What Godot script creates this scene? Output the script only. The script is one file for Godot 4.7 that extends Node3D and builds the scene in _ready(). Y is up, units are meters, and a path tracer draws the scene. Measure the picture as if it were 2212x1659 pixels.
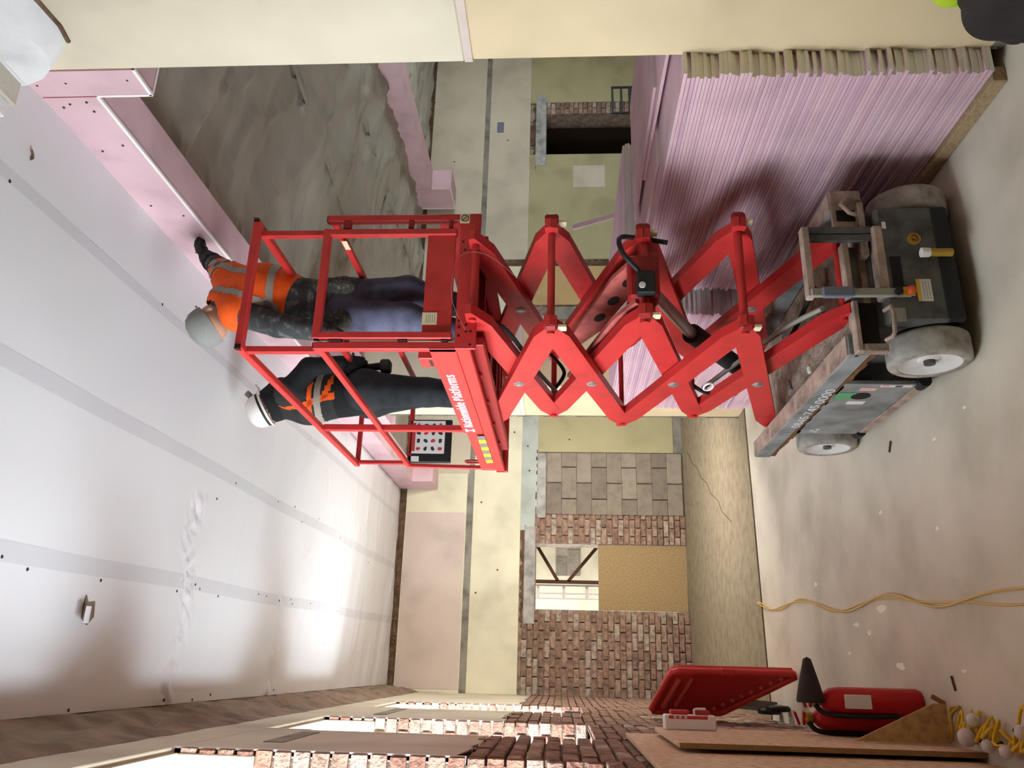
extends Node3D
# A gutted hall under refurbishment, photographed on its side: scissor lift, two workers, stacked plasterboard.

var rng := RandomNumberGenerator.new()
var M := {}
var taken := {}
var TX := {}

class B:
	var v := PackedVector3Array()
	var n := PackedVector3Array()
	func tri(a: Vector3, b: Vector3, c: Vector3, out: Vector3) -> void:
		var k := (b - a).cross(c - a)
		if k.length_squared() < 1e-16:
			return
		if k.dot(out) > 0.0:
			var t := b
			b = c
			c = t
			k = -k
		var nn := -k.normalized()
		v.append(a); v.append(b); v.append(c)
		n.append(nn); n.append(nn); n.append(nn)
	func quad(a: Vector3, b: Vector3, c: Vector3, d: Vector3, out: Vector3) -> void:
		tri(a, b, c, out)
		tri(a, c, d, out)
	func stri(a: Vector3, b: Vector3, c: Vector3, na: Vector3, nb: Vector3, nc: Vector3) -> void:
		if (b - a).cross(c - a).dot(na + nb + nc) > 0.0:
			v.append(a); v.append(c); v.append(b)
			n.append(na); n.append(nc); n.append(nb)
		else:
			v.append(a); v.append(b); v.append(c)
			n.append(na); n.append(nb); n.append(nc)
	func squad(a, b, c, d, na, nb, nc, nd) -> void:
		stri(a, b, c, na, nb, nc)
		stri(a, c, d, na, nc, nd)
	func cbox(xf: Transform3D, size: Vector3, bev := 0.0) -> void:
		var h := size * 0.5
		bev = minf(bev, minf(h.x, minf(h.y, h.z)) * 0.9)
		var s := [-1.0, 1.0]
		var p := func(a: float, b: float, c: float, ax: int) -> Vector3:
			var q := Vector3(a * h.x, b * h.y, c * h.z)
			for i in 3:
				if i != ax:
					q[i] -= signf(q[i]) * bev
			return xf * q
		for ax in 3:
			var i := (ax + 1) % 3
			var j := (ax + 2) % 3
			for sg in s:
				var g := []
				for q in [[-1.0, -1.0], [1.0, -1.0], [1.0, 1.0], [-1.0, 1.0]]:
					var w := [0.0, 0.0, 0.0]
					w[ax] = sg
					w[i] = q[0]
					w[j] = q[1]
					g.append(p.call(w[0], w[1], w[2], ax))
				var o := Vector3.ZERO
				o[ax] = sg
				quad(g[0], g[1], g[2], g[3], xf.basis * o)
		if bev <= 0.0:
			return
		for ax in 3:
			var i := (ax + 1) % 3
			var j := (ax + 2) % 3
			for si in s:
				for sj in s:
					var w := [0.0, 0.0, 0.0]
					w[i] = si
					w[j] = sj
					w[ax] = -1.0
					var a1: Vector3 = p.call(w[0], w[1], w[2], i)
					var a2: Vector3 = p.call(w[0], w[1], w[2], j)
					w[ax] = 1.0
					var b1: Vector3 = p.call(w[0], w[1], w[2], i)
					var b2: Vector3 = p.call(w[0], w[1], w[2], j)
					var o := Vector3.ZERO
					o[i] = si
					o[j] = sj
					quad(a1, a2, b2, b1, xf.basis * o)
		for a in s:
			for b in s:
				for c in s:
					tri(p.call(a, b, c, 0), p.call(a, b, c, 1), p.call(a, b, c, 2), xf.basis * Vector3(a, b, c))
	func box(lo: Vector3, hi: Vector3, bev := 0.0) -> void:
		cbox(Transform3D(Basis(), (lo + hi) * 0.5), (hi - lo).abs(), bev)
	func bar(a: Vector3, b: Vector3, w: float, h: float, up := Vector3.UP, bev := 0.0) -> void:
		var z := (b - a).normalized()
		if absf(z.dot(up)) > 0.98:
			up = Vector3.RIGHT if absf(z.x) < 0.9 else Vector3.BACK
		var x := up.cross(z).normalized()
		cbox(Transform3D(Basis(x, z.cross(x), z), (a + b) * 0.5), Vector3(w, h, a.distance_to(b)), bev)
	func tube(pts: Array, r: float, seg := 8, r2 := -1.0) -> void:
		if r2 < 0.0:
			r2 = r
		var up := Vector3.UP
		var rings := []
		var ax := []
		for i in pts.size():
			var d: Vector3 = (pts[mini(i + 1, pts.size() - 1)] - pts[maxi(i - 1, 0)]).normalized()
			if absf(d.dot(up)) > 0.95:
				up = Vector3.RIGHT if absf(d.x) < 0.8 else Vector3.BACK
			var x := up.cross(d).normalized()
			var y := d.cross(x)
			up = y
			var rr := lerpf(r, r2, float(i) / maxf(1.0, pts.size() - 1))
			var ring := []
			for k in seg:
				var t := TAU * k / seg
				ring.append([pts[i] + (x * cos(t) + y * sin(t)) * rr, x * cos(t) + y * sin(t)])
			rings.append(ring)
			ax.append(d)
		for i in pts.size() - 1:
			for k in seg:
				var l := (k + 1) % seg
				var A = rings[i][k]
				var Bq = rings[i][l]
				var C = rings[i + 1][l]
				var D = rings[i + 1][k]
				squad(A[0], Bq[0], C[0], D[0], A[1], Bq[1], C[1], D[1])
		for k in seg:
			var l := (k + 1) % seg
			tri(pts[0], rings[0][k][0], rings[0][l][0], -ax[0])
			tri(pts[-1], rings[-1][k][0], rings[-1][l][0], ax[-1])
	# profile: [[radius, height], ...] turned about the local y axis
	func lathe(xf: Transform3D, prof: Array, seg := 20, sharp := false) -> void:
		for i in prof.size() - 1:
			var p: Array = prof[i]
			var q: Array = prof[i + 1]
			var e := Vector2(q[0] - p[0], q[1] - p[1])
			if e.length() < 1e-6:
				continue
			var nl := Vector2(e.y, -e.x).normalized()
			var np := nl
			var nq := nl
			if not sharp:
				if i > 0:
					var e0 := Vector2(p[0] - prof[i - 1][0], p[1] - prof[i - 1][1])
					if e0.length() > 1e-6 and e0.normalized().dot(e.normalized()) > 0.6:
						np = (nl + Vector2(e0.y, -e0.x).normalized()).normalized()
				if i < prof.size() - 2:
					var e1 := Vector2(prof[i + 2][0] - q[0], prof[i + 2][1] - q[1])
					if e1.length() > 1e-6 and e1.normalized().dot(e.normalized()) > 0.6:
						nq = (nl + Vector2(e1.y, -e1.x).normalized()).normalized()
			for k in seg:
				var t0 := TAU * k / seg
				var t1 := TAU * (k + 1) / seg
				var c0 := Vector3(cos(t0), 0, sin(t0))
				var c1 := Vector3(cos(t1), 0, sin(t1))
				var a: Vector3 = xf * (c0 * p[0] + Vector3.UP * p[1])
				var b: Vector3 = xf * (c1 * p[0] + Vector3.UP * p[1])
				var c: Vector3 = xf * (c1 * q[0] + Vector3.UP * q[1])
				var d: Vector3 = xf * (c0 * q[0] + Vector3.UP * q[1])
				var na := (xf.basis * (c0 * np.x + Vector3.UP * np.y)).normalized()
				var nb := (xf.basis * (c1 * np.x + Vector3.UP * np.y)).normalized()
				var nc := (xf.basis * (c1 * nq.x + Vector3.UP * nq.y)).normalized()
				var nd := (xf.basis * (c0 * nq.x + Vector3.UP * nq.y)).normalized()
				if p[0] > 1e-6:
					stri(a, b, c, na, nb, nc)
				if q[0] > 1e-6:
					stri(a, c, d, na, nc, nd)
	# polygon in the local xy plane, pushed along local z by depth
	func prism(poly: Array, xf: Transform3D, depth: float) -> void:
		var pv := PackedVector2Array(poly)
		if Geometry2D.is_polygon_clockwise(pv):
			pv.reverse()
		var ix := Geometry2D.triangulate_polygon(pv)
		var zo := xf.basis.z.normalized()
		var mid := Vector2.ZERO
		for q in pv:
			mid += q / pv.size()
		for i in range(0, ix.size(), 3):
			var a := pv[ix[i]]
			var b := pv[ix[i + 1]]
			var c := pv[ix[i + 2]]
			tri(xf * Vector3(a.x, a.y, 0), xf * Vector3(b.x, b.y, 0), xf * Vector3(c.x, c.y, 0), -zo)
			tri(xf * Vector3(a.x, a.y, depth), xf * Vector3(b.x, b.y, depth), xf * Vector3(c.x, c.y, depth), zo)
		for i in pv.size():
			var a := pv[i]
			var b := pv[(i + 1) % pv.size()]
			var e := b - a
			quad(xf * Vector3(a.x, a.y, 0), xf * Vector3(b.x, b.y, 0), xf * Vector3(b.x, b.y, depth), xf * Vector3(a.x, a.y, depth), xf.basis * Vector3(e.y, -e.x, 0))
	func grid(f: Callable, nu: int, nv: int, facing: Vector3) -> void:
		var P := PackedVector3Array()
		for j in nv + 1:
			for i in nu + 1:
				P.append(f.call(float(i) / nu, float(j) / nv))
		var N := PackedVector3Array()
		var w := nu + 1
		for j in nv + 1:
			for i in nu + 1:
				var du := P[j * w + mini(i + 1, nu)] - P[j * w + maxi(i - 1, 0)]
				var dv := P[mini(j + 1, nv) * w + i] - P[maxi(j - 1, 0) * w + i]
				var k := du.cross(dv).normalized()
				N.append(k if k.dot(facing) > 0.0 else -k)
		for j in nv:
			for i in nu:
				var a := j * w + i
				squad(P[a], P[a + 1], P[a + w + 1], P[a + w], N[a], N[a + 1], N[a + w + 1], N[a + w])
	func mesh(off := Vector3.ZERO) -> ArrayMesh:
		var m := ArrayMesh.new()
		add_to(m, off)
		return m
	func add_to(m: ArrayMesh, off := Vector3.ZERO) -> void:
		if v.is_empty():
			return
		var vv := v
		if off != Vector3.ZERO:
			vv = PackedVector3Array()
			vv.resize(v.size())
			for i in v.size():
				vv[i] = v[i] - off
		var a := []
		a.resize(Mesh.ARRAY_MAX)
		a[Mesh.ARRAY_VERTEX] = vv
		a[Mesh.ARRAY_NORMAL] = n
		m.add_surface_from_arrays(Mesh.PRIMITIVE_TRIANGLES, a)

# ---------------------------------------------------------------- naming
func numbered(called: String) -> String:
	var k: int = taken.get(called, 0)
	taken[called] = k + 1
	return called if k == 0 else "%s_%03d" % [called, k]

func tag(o: Node, label: String, category: String, group := "") -> Node:
	o.set_meta("label", label)
	o.set_meta("category", category)
	if group != "":
		o.set_meta("group", group)
	return o

func thing(called: String, label: String, category: String, at := Vector3.ZERO, group := "") -> Node3D:
	var o := Node3D.new()
	o.name = numbered(called)
	o.position = at
	add_child(o, true)
	tag(o, label, category, group)
	return o

func struct_node(called: String) -> Node3D:
	var o := Node3D.new()
	o.name = called
	o.set_meta("kind", "structure")
	add_child(o, true)
	return o

func base_of(p: Node) -> Vector3:
	var s := Vector3.ZERO
	while p is Node3D and p != self:
		s += (p as Node3D).position
		p = p.get_parent()
	return s

func obj(b: B, called: String, m, parent: Node = self) -> MeshInstance3D:
	var o := MeshInstance3D.new()
	o.name = numbered(called) if parent == self else called
	o.mesh = b.mesh(base_of(parent))
	o.material_override = M[m] if m is String else m
	parent.add_child(o, true)
	return o

func inst(mesh: Mesh, called: String, m, parent: Node, xf: Transform3D) -> MeshInstance3D:
	var o := MeshInstance3D.new()
	o.name = called
	o.mesh = mesh
	if m != null:
		o.material_override = M[m] if m is String else m
	xf.origin -= base_of(parent)
	o.transform = xf
	parent.add_child(o, true)
	return o

func bxo(lo: Vector3, hi: Vector3, called: String, m, parent: Node = self, bev := 0.0) -> MeshInstance3D:
	var b := B.new()
	b.box(lo, hi, bev)
	return obj(b, called, m, parent)

func V(x: float, y: float, z: float) -> Vector3:
	return Vector3(x, y, z)

func words(txt: String, parent: Node, at: Vector3, right: Vector3, up: Vector3, height: float, width: float, m, called := "lettering", font := "Droid Sans", bold := false) -> void:
	var t := TextMesh.new()
	var f := SystemFont.new()
	f.font_names = PackedStringArray([font])
	if bold:
		f.font_weight = 700
	t.font = f
	t.text = txt
	t.font_size = 48
	t.pixel_size = 0.01
	t.depth = 0.02
	var bb := t.get_aabb()
	var sy := height / maxf(bb.size.y, 0.01)
	var sx := width / maxf(bb.size.x, 0.01)
	var o := MeshInstance3D.new()
	o.name = called
	o.mesh = t
	o.material_override = M[m]
	var z := right.cross(up).normalized()
	o.transform = Transform3D(Basis(right * sx, up * sy, z * 0.05), at - base_of(parent))
	parent.add_child(o, true)

# ---------------------------------------------------------------- materials
func ntex(key: String, freq: float, stops: Array, cell := false, size := 512, oct := 4) -> NoiseTexture2D:
	var t := NoiseTexture2D.new()
	var f := FastNoiseLite.new()
	f.seed = key.hash() % 10000
	f.noise_type = FastNoiseLite.TYPE_CELLULAR if cell else FastNoiseLite.TYPE_SIMPLEX_SMOOTH
	f.frequency = freq
	f.fractal_octaves = oct
	t.noise = f
	t.width = size
	t.height = size
	t.seamless = true
	var g := Gradient.new()
	var off := PackedFloat32Array()
	var col := PackedColorArray()
	for s in stops:
		off.append(s[0])
		col.append(s[1] if s[1] is Color else Color(s[1], s[1], s[1]))
	g.offsets = off
	g.colors = col
	t.color_ramp = g
	TX[key] = t
	return t

func mat(key: String, c: Color, rough := 0.8, tex := "", scale := 1.0, bump := "", cm := 0.3, bscale := 0.0) -> StandardMaterial3D:
	var m := StandardMaterial3D.new()
	m.resource_name = key
	m.albedo_color = c
	m.roughness = rough
	m.metallic_specular = 0.4
	if tex != "" or bump != "":
		m.uv1_triplanar = true
		m.uv1_world_triplanar = true
		m.uv1_scale = Vector3.ONE * scale
	if tex != "":
		m.albedo_texture = TX[tex]
	if bump != "":
		m.heightmap_enabled = true
		m.heightmap_texture = TX[bump]
		m.heightmap_scale = cm
	M[key] = m
	return m

func rgb8(r: int, g: int, b: int) -> Color:
	return Color(r / 255.0, g / 255.0, b / 255.0)

func materials() -> void:
	ntex("cloud", 0.006, [[0.0, 0.86], [0.5, 0.96], [1.0, 1.0]])
	ntex("blotch", 0.008, [[0.0, 0.66], [0.4, 0.86], [0.7, 0.96], [1.0, 1.0]], false, 512, 5)
	ntex("grain", 0.05, [[0.0, 0.75], [0.5, 0.93], [1.0, 1.0]], false, 512, 3)
	ntex("rough", 0.03, [[0.0, 0.0], [1.0, 1.0]], false, 512, 5)
	ntex("dimple", 0.09, [[0.0, 0.0], [1.0, 1.0]], true, 512, 1)
	ntex("splat", 0.03, [[0.0, Color(0.5, 0.5, 0.5)], [0.62, Color(0.62, 0.62, 0.62)], [0.74, Color(1.0, 1.0, 1.0)], [1.0, Color(1, 1, 1)]], false, 512, 5)
	ntex("floorstain", 0.004, [[0.0, Color(0.83, 0.81, 0.78)], [0.35, Color(0.91, 0.89, 0.86)], [0.6, Color(0.96, 0.94, 0.92)], [1.0, Color(1, 0.98, 0.95)]], false, 1024, 6)
	ntex("osb", 0.022, [[0.0, Color(0.62, 0.45, 0.24)], [0.4, Color(0.82, 0.62, 0.36)], [0.7, Color(0.95, 0.76, 0.5)], [1.0, Color(1.0, 0.85, 0.6)]], true, 512, 2)
	ntex("screed", 0.012, [[0.0, Color(0.8, 0.77, 0.7)], [0.45, Color(0.92, 0.89, 0.83)], [1.0, Color(1, 0.98, 0.94)]], false, 1024, 6)
	mat("cream", rgb8(222, 209, 184), 0.75, "cloud", 0.4, "rough", 0.08)
	mat("peach", rgb8(228, 204, 164), 0.75, "cloud", 0.4, "rough", 0.08)
	mat("dado_pink", rgb8(222, 200, 190), 0.75, "cloud", 0.5)
	mat("taupe", rgb8(214, 202, 180), 0.8, "cloud", 0.35, "rough", 0.08)
	mat("mauve_plaster", rgb8(220, 204, 192), 0.8, "cloud", 0.35)
	mat("pale_green", rgb8(236, 230, 202), 0.8, "cloud", 0.35, "rough", 0.08)
	mat("olive", rgb8(184, 174, 134), 0.8, "cloud", 0.35, "rough", 0.08)
	mat("tan", rgb8(210, 178, 126), 0.8, "cloud", 0.4)
	mat("render_grey", rgb8(158, 152, 140), 0.9, "blotch", 0.8, "rough", 0.6)
	mat("render_blue", rgb8(186, 192, 184), 0.9, "cloud", 0.8)
	mat("concrete_block", rgb8(150, 138, 122), 0.95, "cloud", 1.6, "rough", 0.5)
	mat("concrete_block_pale", rgb8(160, 148, 132), 0.95, "cloud", 1.6, "rough", 0.5)
	mat("concrete_block_dark", rgb8(138, 126, 112), 0.95, "cloud", 1.6, "rough", 0.5)
	mat("lintel", rgb8(190, 186, 180), 0.9, "blotch", 1.0, "rough", 0.3)
	mat("mortar", rgb8(176, 154, 136), 0.95, "blotch", 2.0, "rough", 0.8)
	mat("broken", rgb8(126, 98, 76), 0.95, "blotch", 1.6, "rough", 2.0)
	mat("rubble", rgb8(158, 136, 118), 0.95, "blotch", 0.9, "rough", 1.0)
	var bc := [rgb8(176, 142, 122), rgb8(166, 132, 114), rgb8(184, 154, 134), rgb8(158, 128, 110), rgb8(194, 174, 156)]
	for i in 5:
		mat("brick%d" % i, bc[i], 0.95, "blotch", 3.0, "rough", 0.6)
	var wc := [rgb8(158, 112, 92), rgb8(144, 100, 84), rgb8(166, 128, 110), rgb8(152, 118, 100), rgb8(172, 142, 126)]
	for i in 5:
		mat("palebrick%d" % i, wc[i], 0.95, "blotch", 3.0, "rough", 0.6)
	mat("pink_paper", rgb8(222, 186, 192), 0.75, "cloud", 0.6)
	mat("pink_paper_b", rgb8(216, 178, 184), 0.75, "cloud", 0.6)
	mat("pink_paper_c", rgb8(208, 170, 182), 0.75, "cloud", 0.6)
	mat("gypsum", rgb8(248, 246, 242), 0.9, "", 1.5)
	mat("gypsum_cream", rgb8(242, 238, 218), 0.9, "", 1.5)
	mat("arris", rgb8(240, 230, 226), 0.8)
	mat("film", rgb8(216, 213, 215), 0.36, "", 6.0, "dimple", 0.03)
	mat("film_bay", rgb8(180, 172, 160), 0.5, "cloud", 0.5)
	mat("film_tape", rgb8(202, 199, 202), 0.42)
	mat("film_grey", rgb8(176, 168, 158), 0.6, "cloud", 0.6)
	mat("white_plaster", rgb8(232, 229, 228), 0.8, "cloud", 1.0, "rough", 0.4)
	mat("grey_plaster", rgb8(200, 192, 178), 0.85, "cloud", 1.0, "rough", 0.4)
	mat("concrete", rgb8(222, 216, 203), 0.85, "floorstain", 0.35, "rough", 0.15)
	mat("screed", rgb8(154, 144, 128), 0.92, "screed", 0.5, "rough", 0.3)
	mat("joint", rgb8(70, 52, 46), 0.95)
	mat("dark", rgb8(30, 26, 23), 0.9)
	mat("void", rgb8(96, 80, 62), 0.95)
	mat("red", rgb8(194, 48, 46), 0.42, "cloud", 1.5)
	mat("red_dusty", rgb8(186, 92, 84), 0.75, "blotch", 2.0)
	mat("red_dark", rgb8(150, 28, 28), 0.45, "cloud", 1.5)
	mat("white_paint", rgb8(236, 232, 230), 0.6)
	mat("black_plastic", rgb8(32, 31, 32), 0.55)
	mat("tube_end", rgb8(44, 14, 16), 0.7)
	mat("lift_grey", rgb8(150, 152, 150), 0.5, "blotch", 1.2)
	mat("lift_dark", rgb8(100, 99, 94), 0.6, "blotch", 2.0)
	mat("dust", rgb8(190, 164, 148), 0.95, "blotch", 2.0, "rough", 0.3)
	mat("dust_dark", rgb8(176, 154, 136), 0.95, "blotch", 2.5, "rough", 0.5)
	mat("rust", rgb8(128, 84, 46), 0.95, "blotch", 4.0)
	mat("tyre", rgb8(184, 176, 164), 0.9, "blotch", 3.0)
	mat("hub", rgb8(232, 228, 222), 0.6, "cloud", 3.0)
	mat("steel", rgb8(168, 166, 160), 0.4)
	M["steel"].metallic = 0.7
	mat("brass", rgb8(176, 136, 62), 0.4)
	M["brass"].metallic = 0.6
	mat("yellow", rgb8(228, 186, 46), 0.6)
	mat("yellow_dirty", rgb8(196, 156, 60), 0.8, "grain", 4.0)
	mat("label_white", rgb8(226, 220, 214), 0.6)
	mat("label_cream", rgb8(222, 204, 168), 0.6)
	mat("label_grey", rgb8(150, 146, 132), 0.7)
	mat("label_green", rgb8(96, 158, 110), 0.6)
	mat("label_pink", rgb8(224, 172, 170), 0.6)
	mat("label_red", rgb8(196, 62, 66), 0.6)
	mat("ink", rgb8(60, 44, 44), 0.7)
	mat("orange_plastic", rgb8(212, 92, 46), 0.5)
	mat("blue_grey", rgb8(112, 116, 130), 0.6)
	mat("ply", rgb8(236, 206, 172), 0.75, "grain", 0.7)
	mat("ply_dark", rgb8(206, 166, 112), 0.75, "grain", 0.7)
	mat("ply_edge", rgb8(168, 128, 84), 0.85, "grain", 3.0)
	mat("timber", rgb8(180, 152, 116), 0.85, "grain", 1.5)
	mat("brown_timber", rgb8(96, 68, 52), 0.85, "grain", 1.5)
	mat("osb", rgb8(176, 148, 106), 0.85, "grain", 1.6)
	mat("grey_board", rgb8(160, 150, 138), 0.85, "cloud", 0.8)
	mat("skin", rgb8(196, 146, 120), 0.6)
	mat("cap_grey", rgb8(146, 144, 140), 0.9, "grain", 6.0)
	mat("hair_dark", rgb8(38, 30, 26), 0.8)
	mat("hivis_orange", rgb8(246, 92, 22), 0.8, "cloud", 3.0)
	mat("reflective", rgb8(150, 138, 128), 0.6)
	mat("jacket", rgb8(104, 104, 104), 0.9, "splat", 1.1)
	mat("jacket_dark", rgb8(52, 50, 49), 0.9, "blotch", 2.0)
	mat("jeans", rgb8(92, 92, 112), 0.9, "blotch", 2.5)
	mat("jeans_dark", rgb8(30, 28, 32), 0.9)
	mat("pouch", rgb8(112, 108, 100), 0.9, "splat", 3.0)
	mat("black_cloth", rgb8(30, 31, 32), 0.9, "blotch", 3.0)
	mat("black_trousers", rgb8(44, 46, 50), 0.9, "blotch", 2.5)
	mat("glove", rgb8(66, 62, 60), 0.85, "splat", 3.0)
	mat("boot", rgb8(70, 54, 44), 0.8)
	mat("helmet", rgb8(236, 228, 222), 0.4)
	mat("lime", rgb8(186, 214, 46), 0.75)
	mat("charcoal", rgb8(52, 46, 44), 0.75, "cloud", 2.0)
	mat("ext_red", rgb8(186, 26, 32), 0.3)
	mat("cart_red", rgb8(196, 50, 46), 0.45)
	mat("cart_ridge", rgb8(206, 84, 76), 0.5)
	mat("cord", rgb8(222, 190, 116), 0.7)
	mat("bulb", rgb8(214, 204, 198), 0.25)
	mat("grey_metal", rgb8(120, 116, 110), 0.5)
	mat("blue", rgb8(52, 62, 120), 0.6)
	var lg := mat("lamp_glow", rgb8(250, 245, 235), 0.5)
	lg.emission_enabled = true
	lg.emission = Color(1, 0.97, 0.92)
	lg.emission_energy_multiplier = 1.5
	mat("rope", rgb8(200, 190, 180), 0.7)

# ---------------------------------------------------------------- scene
func _ready() -> void:
	rng.seed = 4711
	var cam := Camera3D.new()
	cam.name = "camera"
	# the photograph lies on its side: world up points to the left of the picture
	cam.transform = Transform3D(Basis(V(0.02586, -0.99796, -0.05837), V(0.94168, 0.00472, 0.33647), V(-0.33551, -0.06366, 0.93988)).orthonormalized(), V(0, 1.65, 0))
	cam.fov = 51.72
	cam.near = 0.02
	add_child(cam)
	cam.current = true
	var we := WorldEnvironment.new()
	we.name = "world"
	var env := Environment.new()
	env.background_mode = Environment.BG_SKY
	var sky := Sky.new()
	var ps := ProceduralSkyMaterial.new()
	ps.sky_top_color = Color(0.80, 0.86, 0.95)
	ps.sky_horizon_color = Color(0.94, 0.95, 0.97)
	ps.ground_horizon_color = Color(0.80, 0.79, 0.77)
	ps.ground_bottom_color = Color(0.70, 0.68, 0.65)
	ps.energy_multiplier = 2.0
	sky.sky_material = ps
	env.sky = sky
	env.tonemap_mode = Environment.TONE_MAPPER_LINEAR
	env.tonemap_exposure = 2.1
	env.sdfgi_enabled = true
	env.ssao_enabled = true
	env.ssil_enabled = true
	we.environment = env
	add_child(we)
	for q in LIGHTS:
		var l := AreaLight3D.new()
		l.name = "window_daylight"
		l.area_size = Vector2(q[3], q[4])
		l.area_normalize_energy = true
		l.light_energy = q[5]
		l.light_color = q[6]
		l.shadow_enabled = true
		l.position = q[0]
		l.basis = Basis.looking_at(q[1], q[2])
		l.area_range = 40.0
		l.area_attenuation = 2.0
		add_child(l, true)
	materials()
	brick_meshes()
	build_floor()
	build_left_wall()
	build_far_wall()
	build_right_side()
	build_ceiling()
	build_beams()
	build_back_room()
	build_lift()
	build_stacks()
	build_worker_reaching()
	build_worker_helmet()
	build_fire_corner()
	build_small_things()

const DAY := Color(0.905, 0.965, 1.0)
const SKEW := Vector3(0.88, 0.05, -0.47)
# position, direction, up, width, height, energy, colour: the bright sky patch outside each window opening
var LIGHTS := [
	[Vector3(-1.3, 2.0, -2.60), Vector3(0.96, 0.05, -0.28), Vector3.UP, 1.6, 2.8, 16.0, DAY],
	[Vector3(-1.24, 2.0, -4.62), SKEW, Vector3.UP, 1.6, 2.8, 18.0, DAY],
	[Vector3(-1.24, 2.0, -7.02), SKEW, Vector3.UP, 1.6, 2.8, 24.0, DAY],
	# sunlit paving outside throws light up on to the ceiling
	[Vector3(-1.12, 0.3, -2.78), Vector3(0.3, 0.95, 0.0), Vector3.RIGHT, 1.2, 0.7, 9.0, DAY],
	[Vector3(-1.12, 0.3, -5.0), Vector3(0.3, 0.95, 0.0), Vector3.RIGHT, 1.2, 0.7, 8.0, DAY],
	[Vector3(-1.12, 0.3, -7.4), Vector3(0.3, 0.95, 0.0), Vector3.RIGHT, 1.2, 0.7, 8.0, DAY],
	[Vector3(10.1, 2.2, -6.3), Vector3(-0.8, -0.05, -0.6), Vector3.UP, 1.4, 1.5, 6.5, DAY],
	[Vector3(-0.95, 1.9, -12.3), Vector3.RIGHT, Vector3.UP, 1.4, 1.4, 9.0, DAY],
]

# ---------------------------------------------------------------- masonry
var BRK := []
var BLK := []
func brick_meshes() -> void:
	for k in 4:
		var b := B.new()
		b.cbox(Transform3D(Basis(Vector3.BACK, rng.randf_range(-0.02, 0.02)), Vector3.ZERO), Vector3(0.214 - k * 0.002, 0.064 - k * 0.001, 0.04), 0.004 + k * 0.001)
		BRK.append(b.mesh())
	for k in 3:
		var b := B.new()
		b.cbox(Transform3D(), Vector3(0.428, 0.205, 0.05), 0.006 + 0.002 * k)
		BLK.append(b.mesh())

# courses of separate bricks over a rectangle: o lower corner, u along, n outwards; pieces beyond most become one "stuff" part
func lay(parent: Node, o: Vector3, u: Vector3, nrm: Vector3, w: float, h: float, kind := "brick", most := 400, pl := 0.225, ph := 0.0755, holes := []) -> void:
	var meshes: Array = BRK if kind != "concrete_block" else BLK
	var full := 0.215 if kind != "concrete_block" else 0.43
	var rest := B.new()
	var made := 0
	var rows := int(round(h / ph))
	for r in rows:
		var y := (r + 0.5) * h / rows
		var x := -pl * 0.5 if r % 2 else 0.0
		while x < w - 0.03:
			var a := maxf(x, 0.0)
			var e := minf(x + full, w)
			x += pl
			if e - a < 0.045:
				continue
			var c := o + u * (a + e) * 0.5 + Vector3.UP * y
			var skip := false
			for q in holes:
				if (a + e) * 0.5 > q[0] and (a + e) * 0.5 < q[2] and y > q[1] and y < q[3]:
					skip = true
			if skip:
				continue
			var bs := Basis(u * ((e - a) / full), Vector3.UP * (h / rows / ph), nrm)
			bs = bs.rotated(nrm, rng.randf_range(-0.012, 0.012))
			var xf := Transform3D(bs, c + nrm * rng.randf_range(-0.022, -0.012))
			if made < most:
				var mk := "%s%d" % ["palebrick" if kind == "palebrick" else "brick", rng.randi() % 5]
				if kind == "concrete_block":
					mk = ["concrete_block", "concrete_block_pale", "concrete_block_dark", "concrete_block"][rng.randi() % 4]
				inst(meshes[rng.randi() % meshes.size()], "concrete_block" if kind == "concrete_block" else "brick", mk, parent, xf)
				made += 1
			else:
				rest.cbox(xf, Vector3(full, ph - 0.011, 0.04), 0.004)
	if not rest.v.is_empty():
		var m := obj(rest, "brickwork", "brick1", parent)
		m.set_meta("kind", "stuff")

# a ragged broken edge: lumpy strip between two lines
func ragged(parent: Node, called: String, m: String, a: Vector3, b: Vector3, wmin: float, wmax: float, wdir: Vector3, nrm: Vector3, thick := 0.02) -> void:
	var bb := B.new()
	var nseg := int(maxf(6.0, a.distance_to(b) / 0.05))
	var lo := []
	for i in nseg + 1:
		lo.append(rng.randf_range(wmin, wmax))
	for i in nseg:
		var p := a.lerp(b, float(i) / nseg)
		var q := a.lerp(b, float(i + 1) / nseg)
		var t0 := nrm * rng.randf_range(thick * 0.3, thick)
		bb.quad(p + t0, q + t0, q + wdir * lo[i + 1] + nrm * thick * 0.2, p + wdir * lo[i] + nrm * thick * 0.2, nrm)
		bb.quad(p, q, q + t0, p + t0, -wdir)
	obj(bb, called, m, parent)

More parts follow.
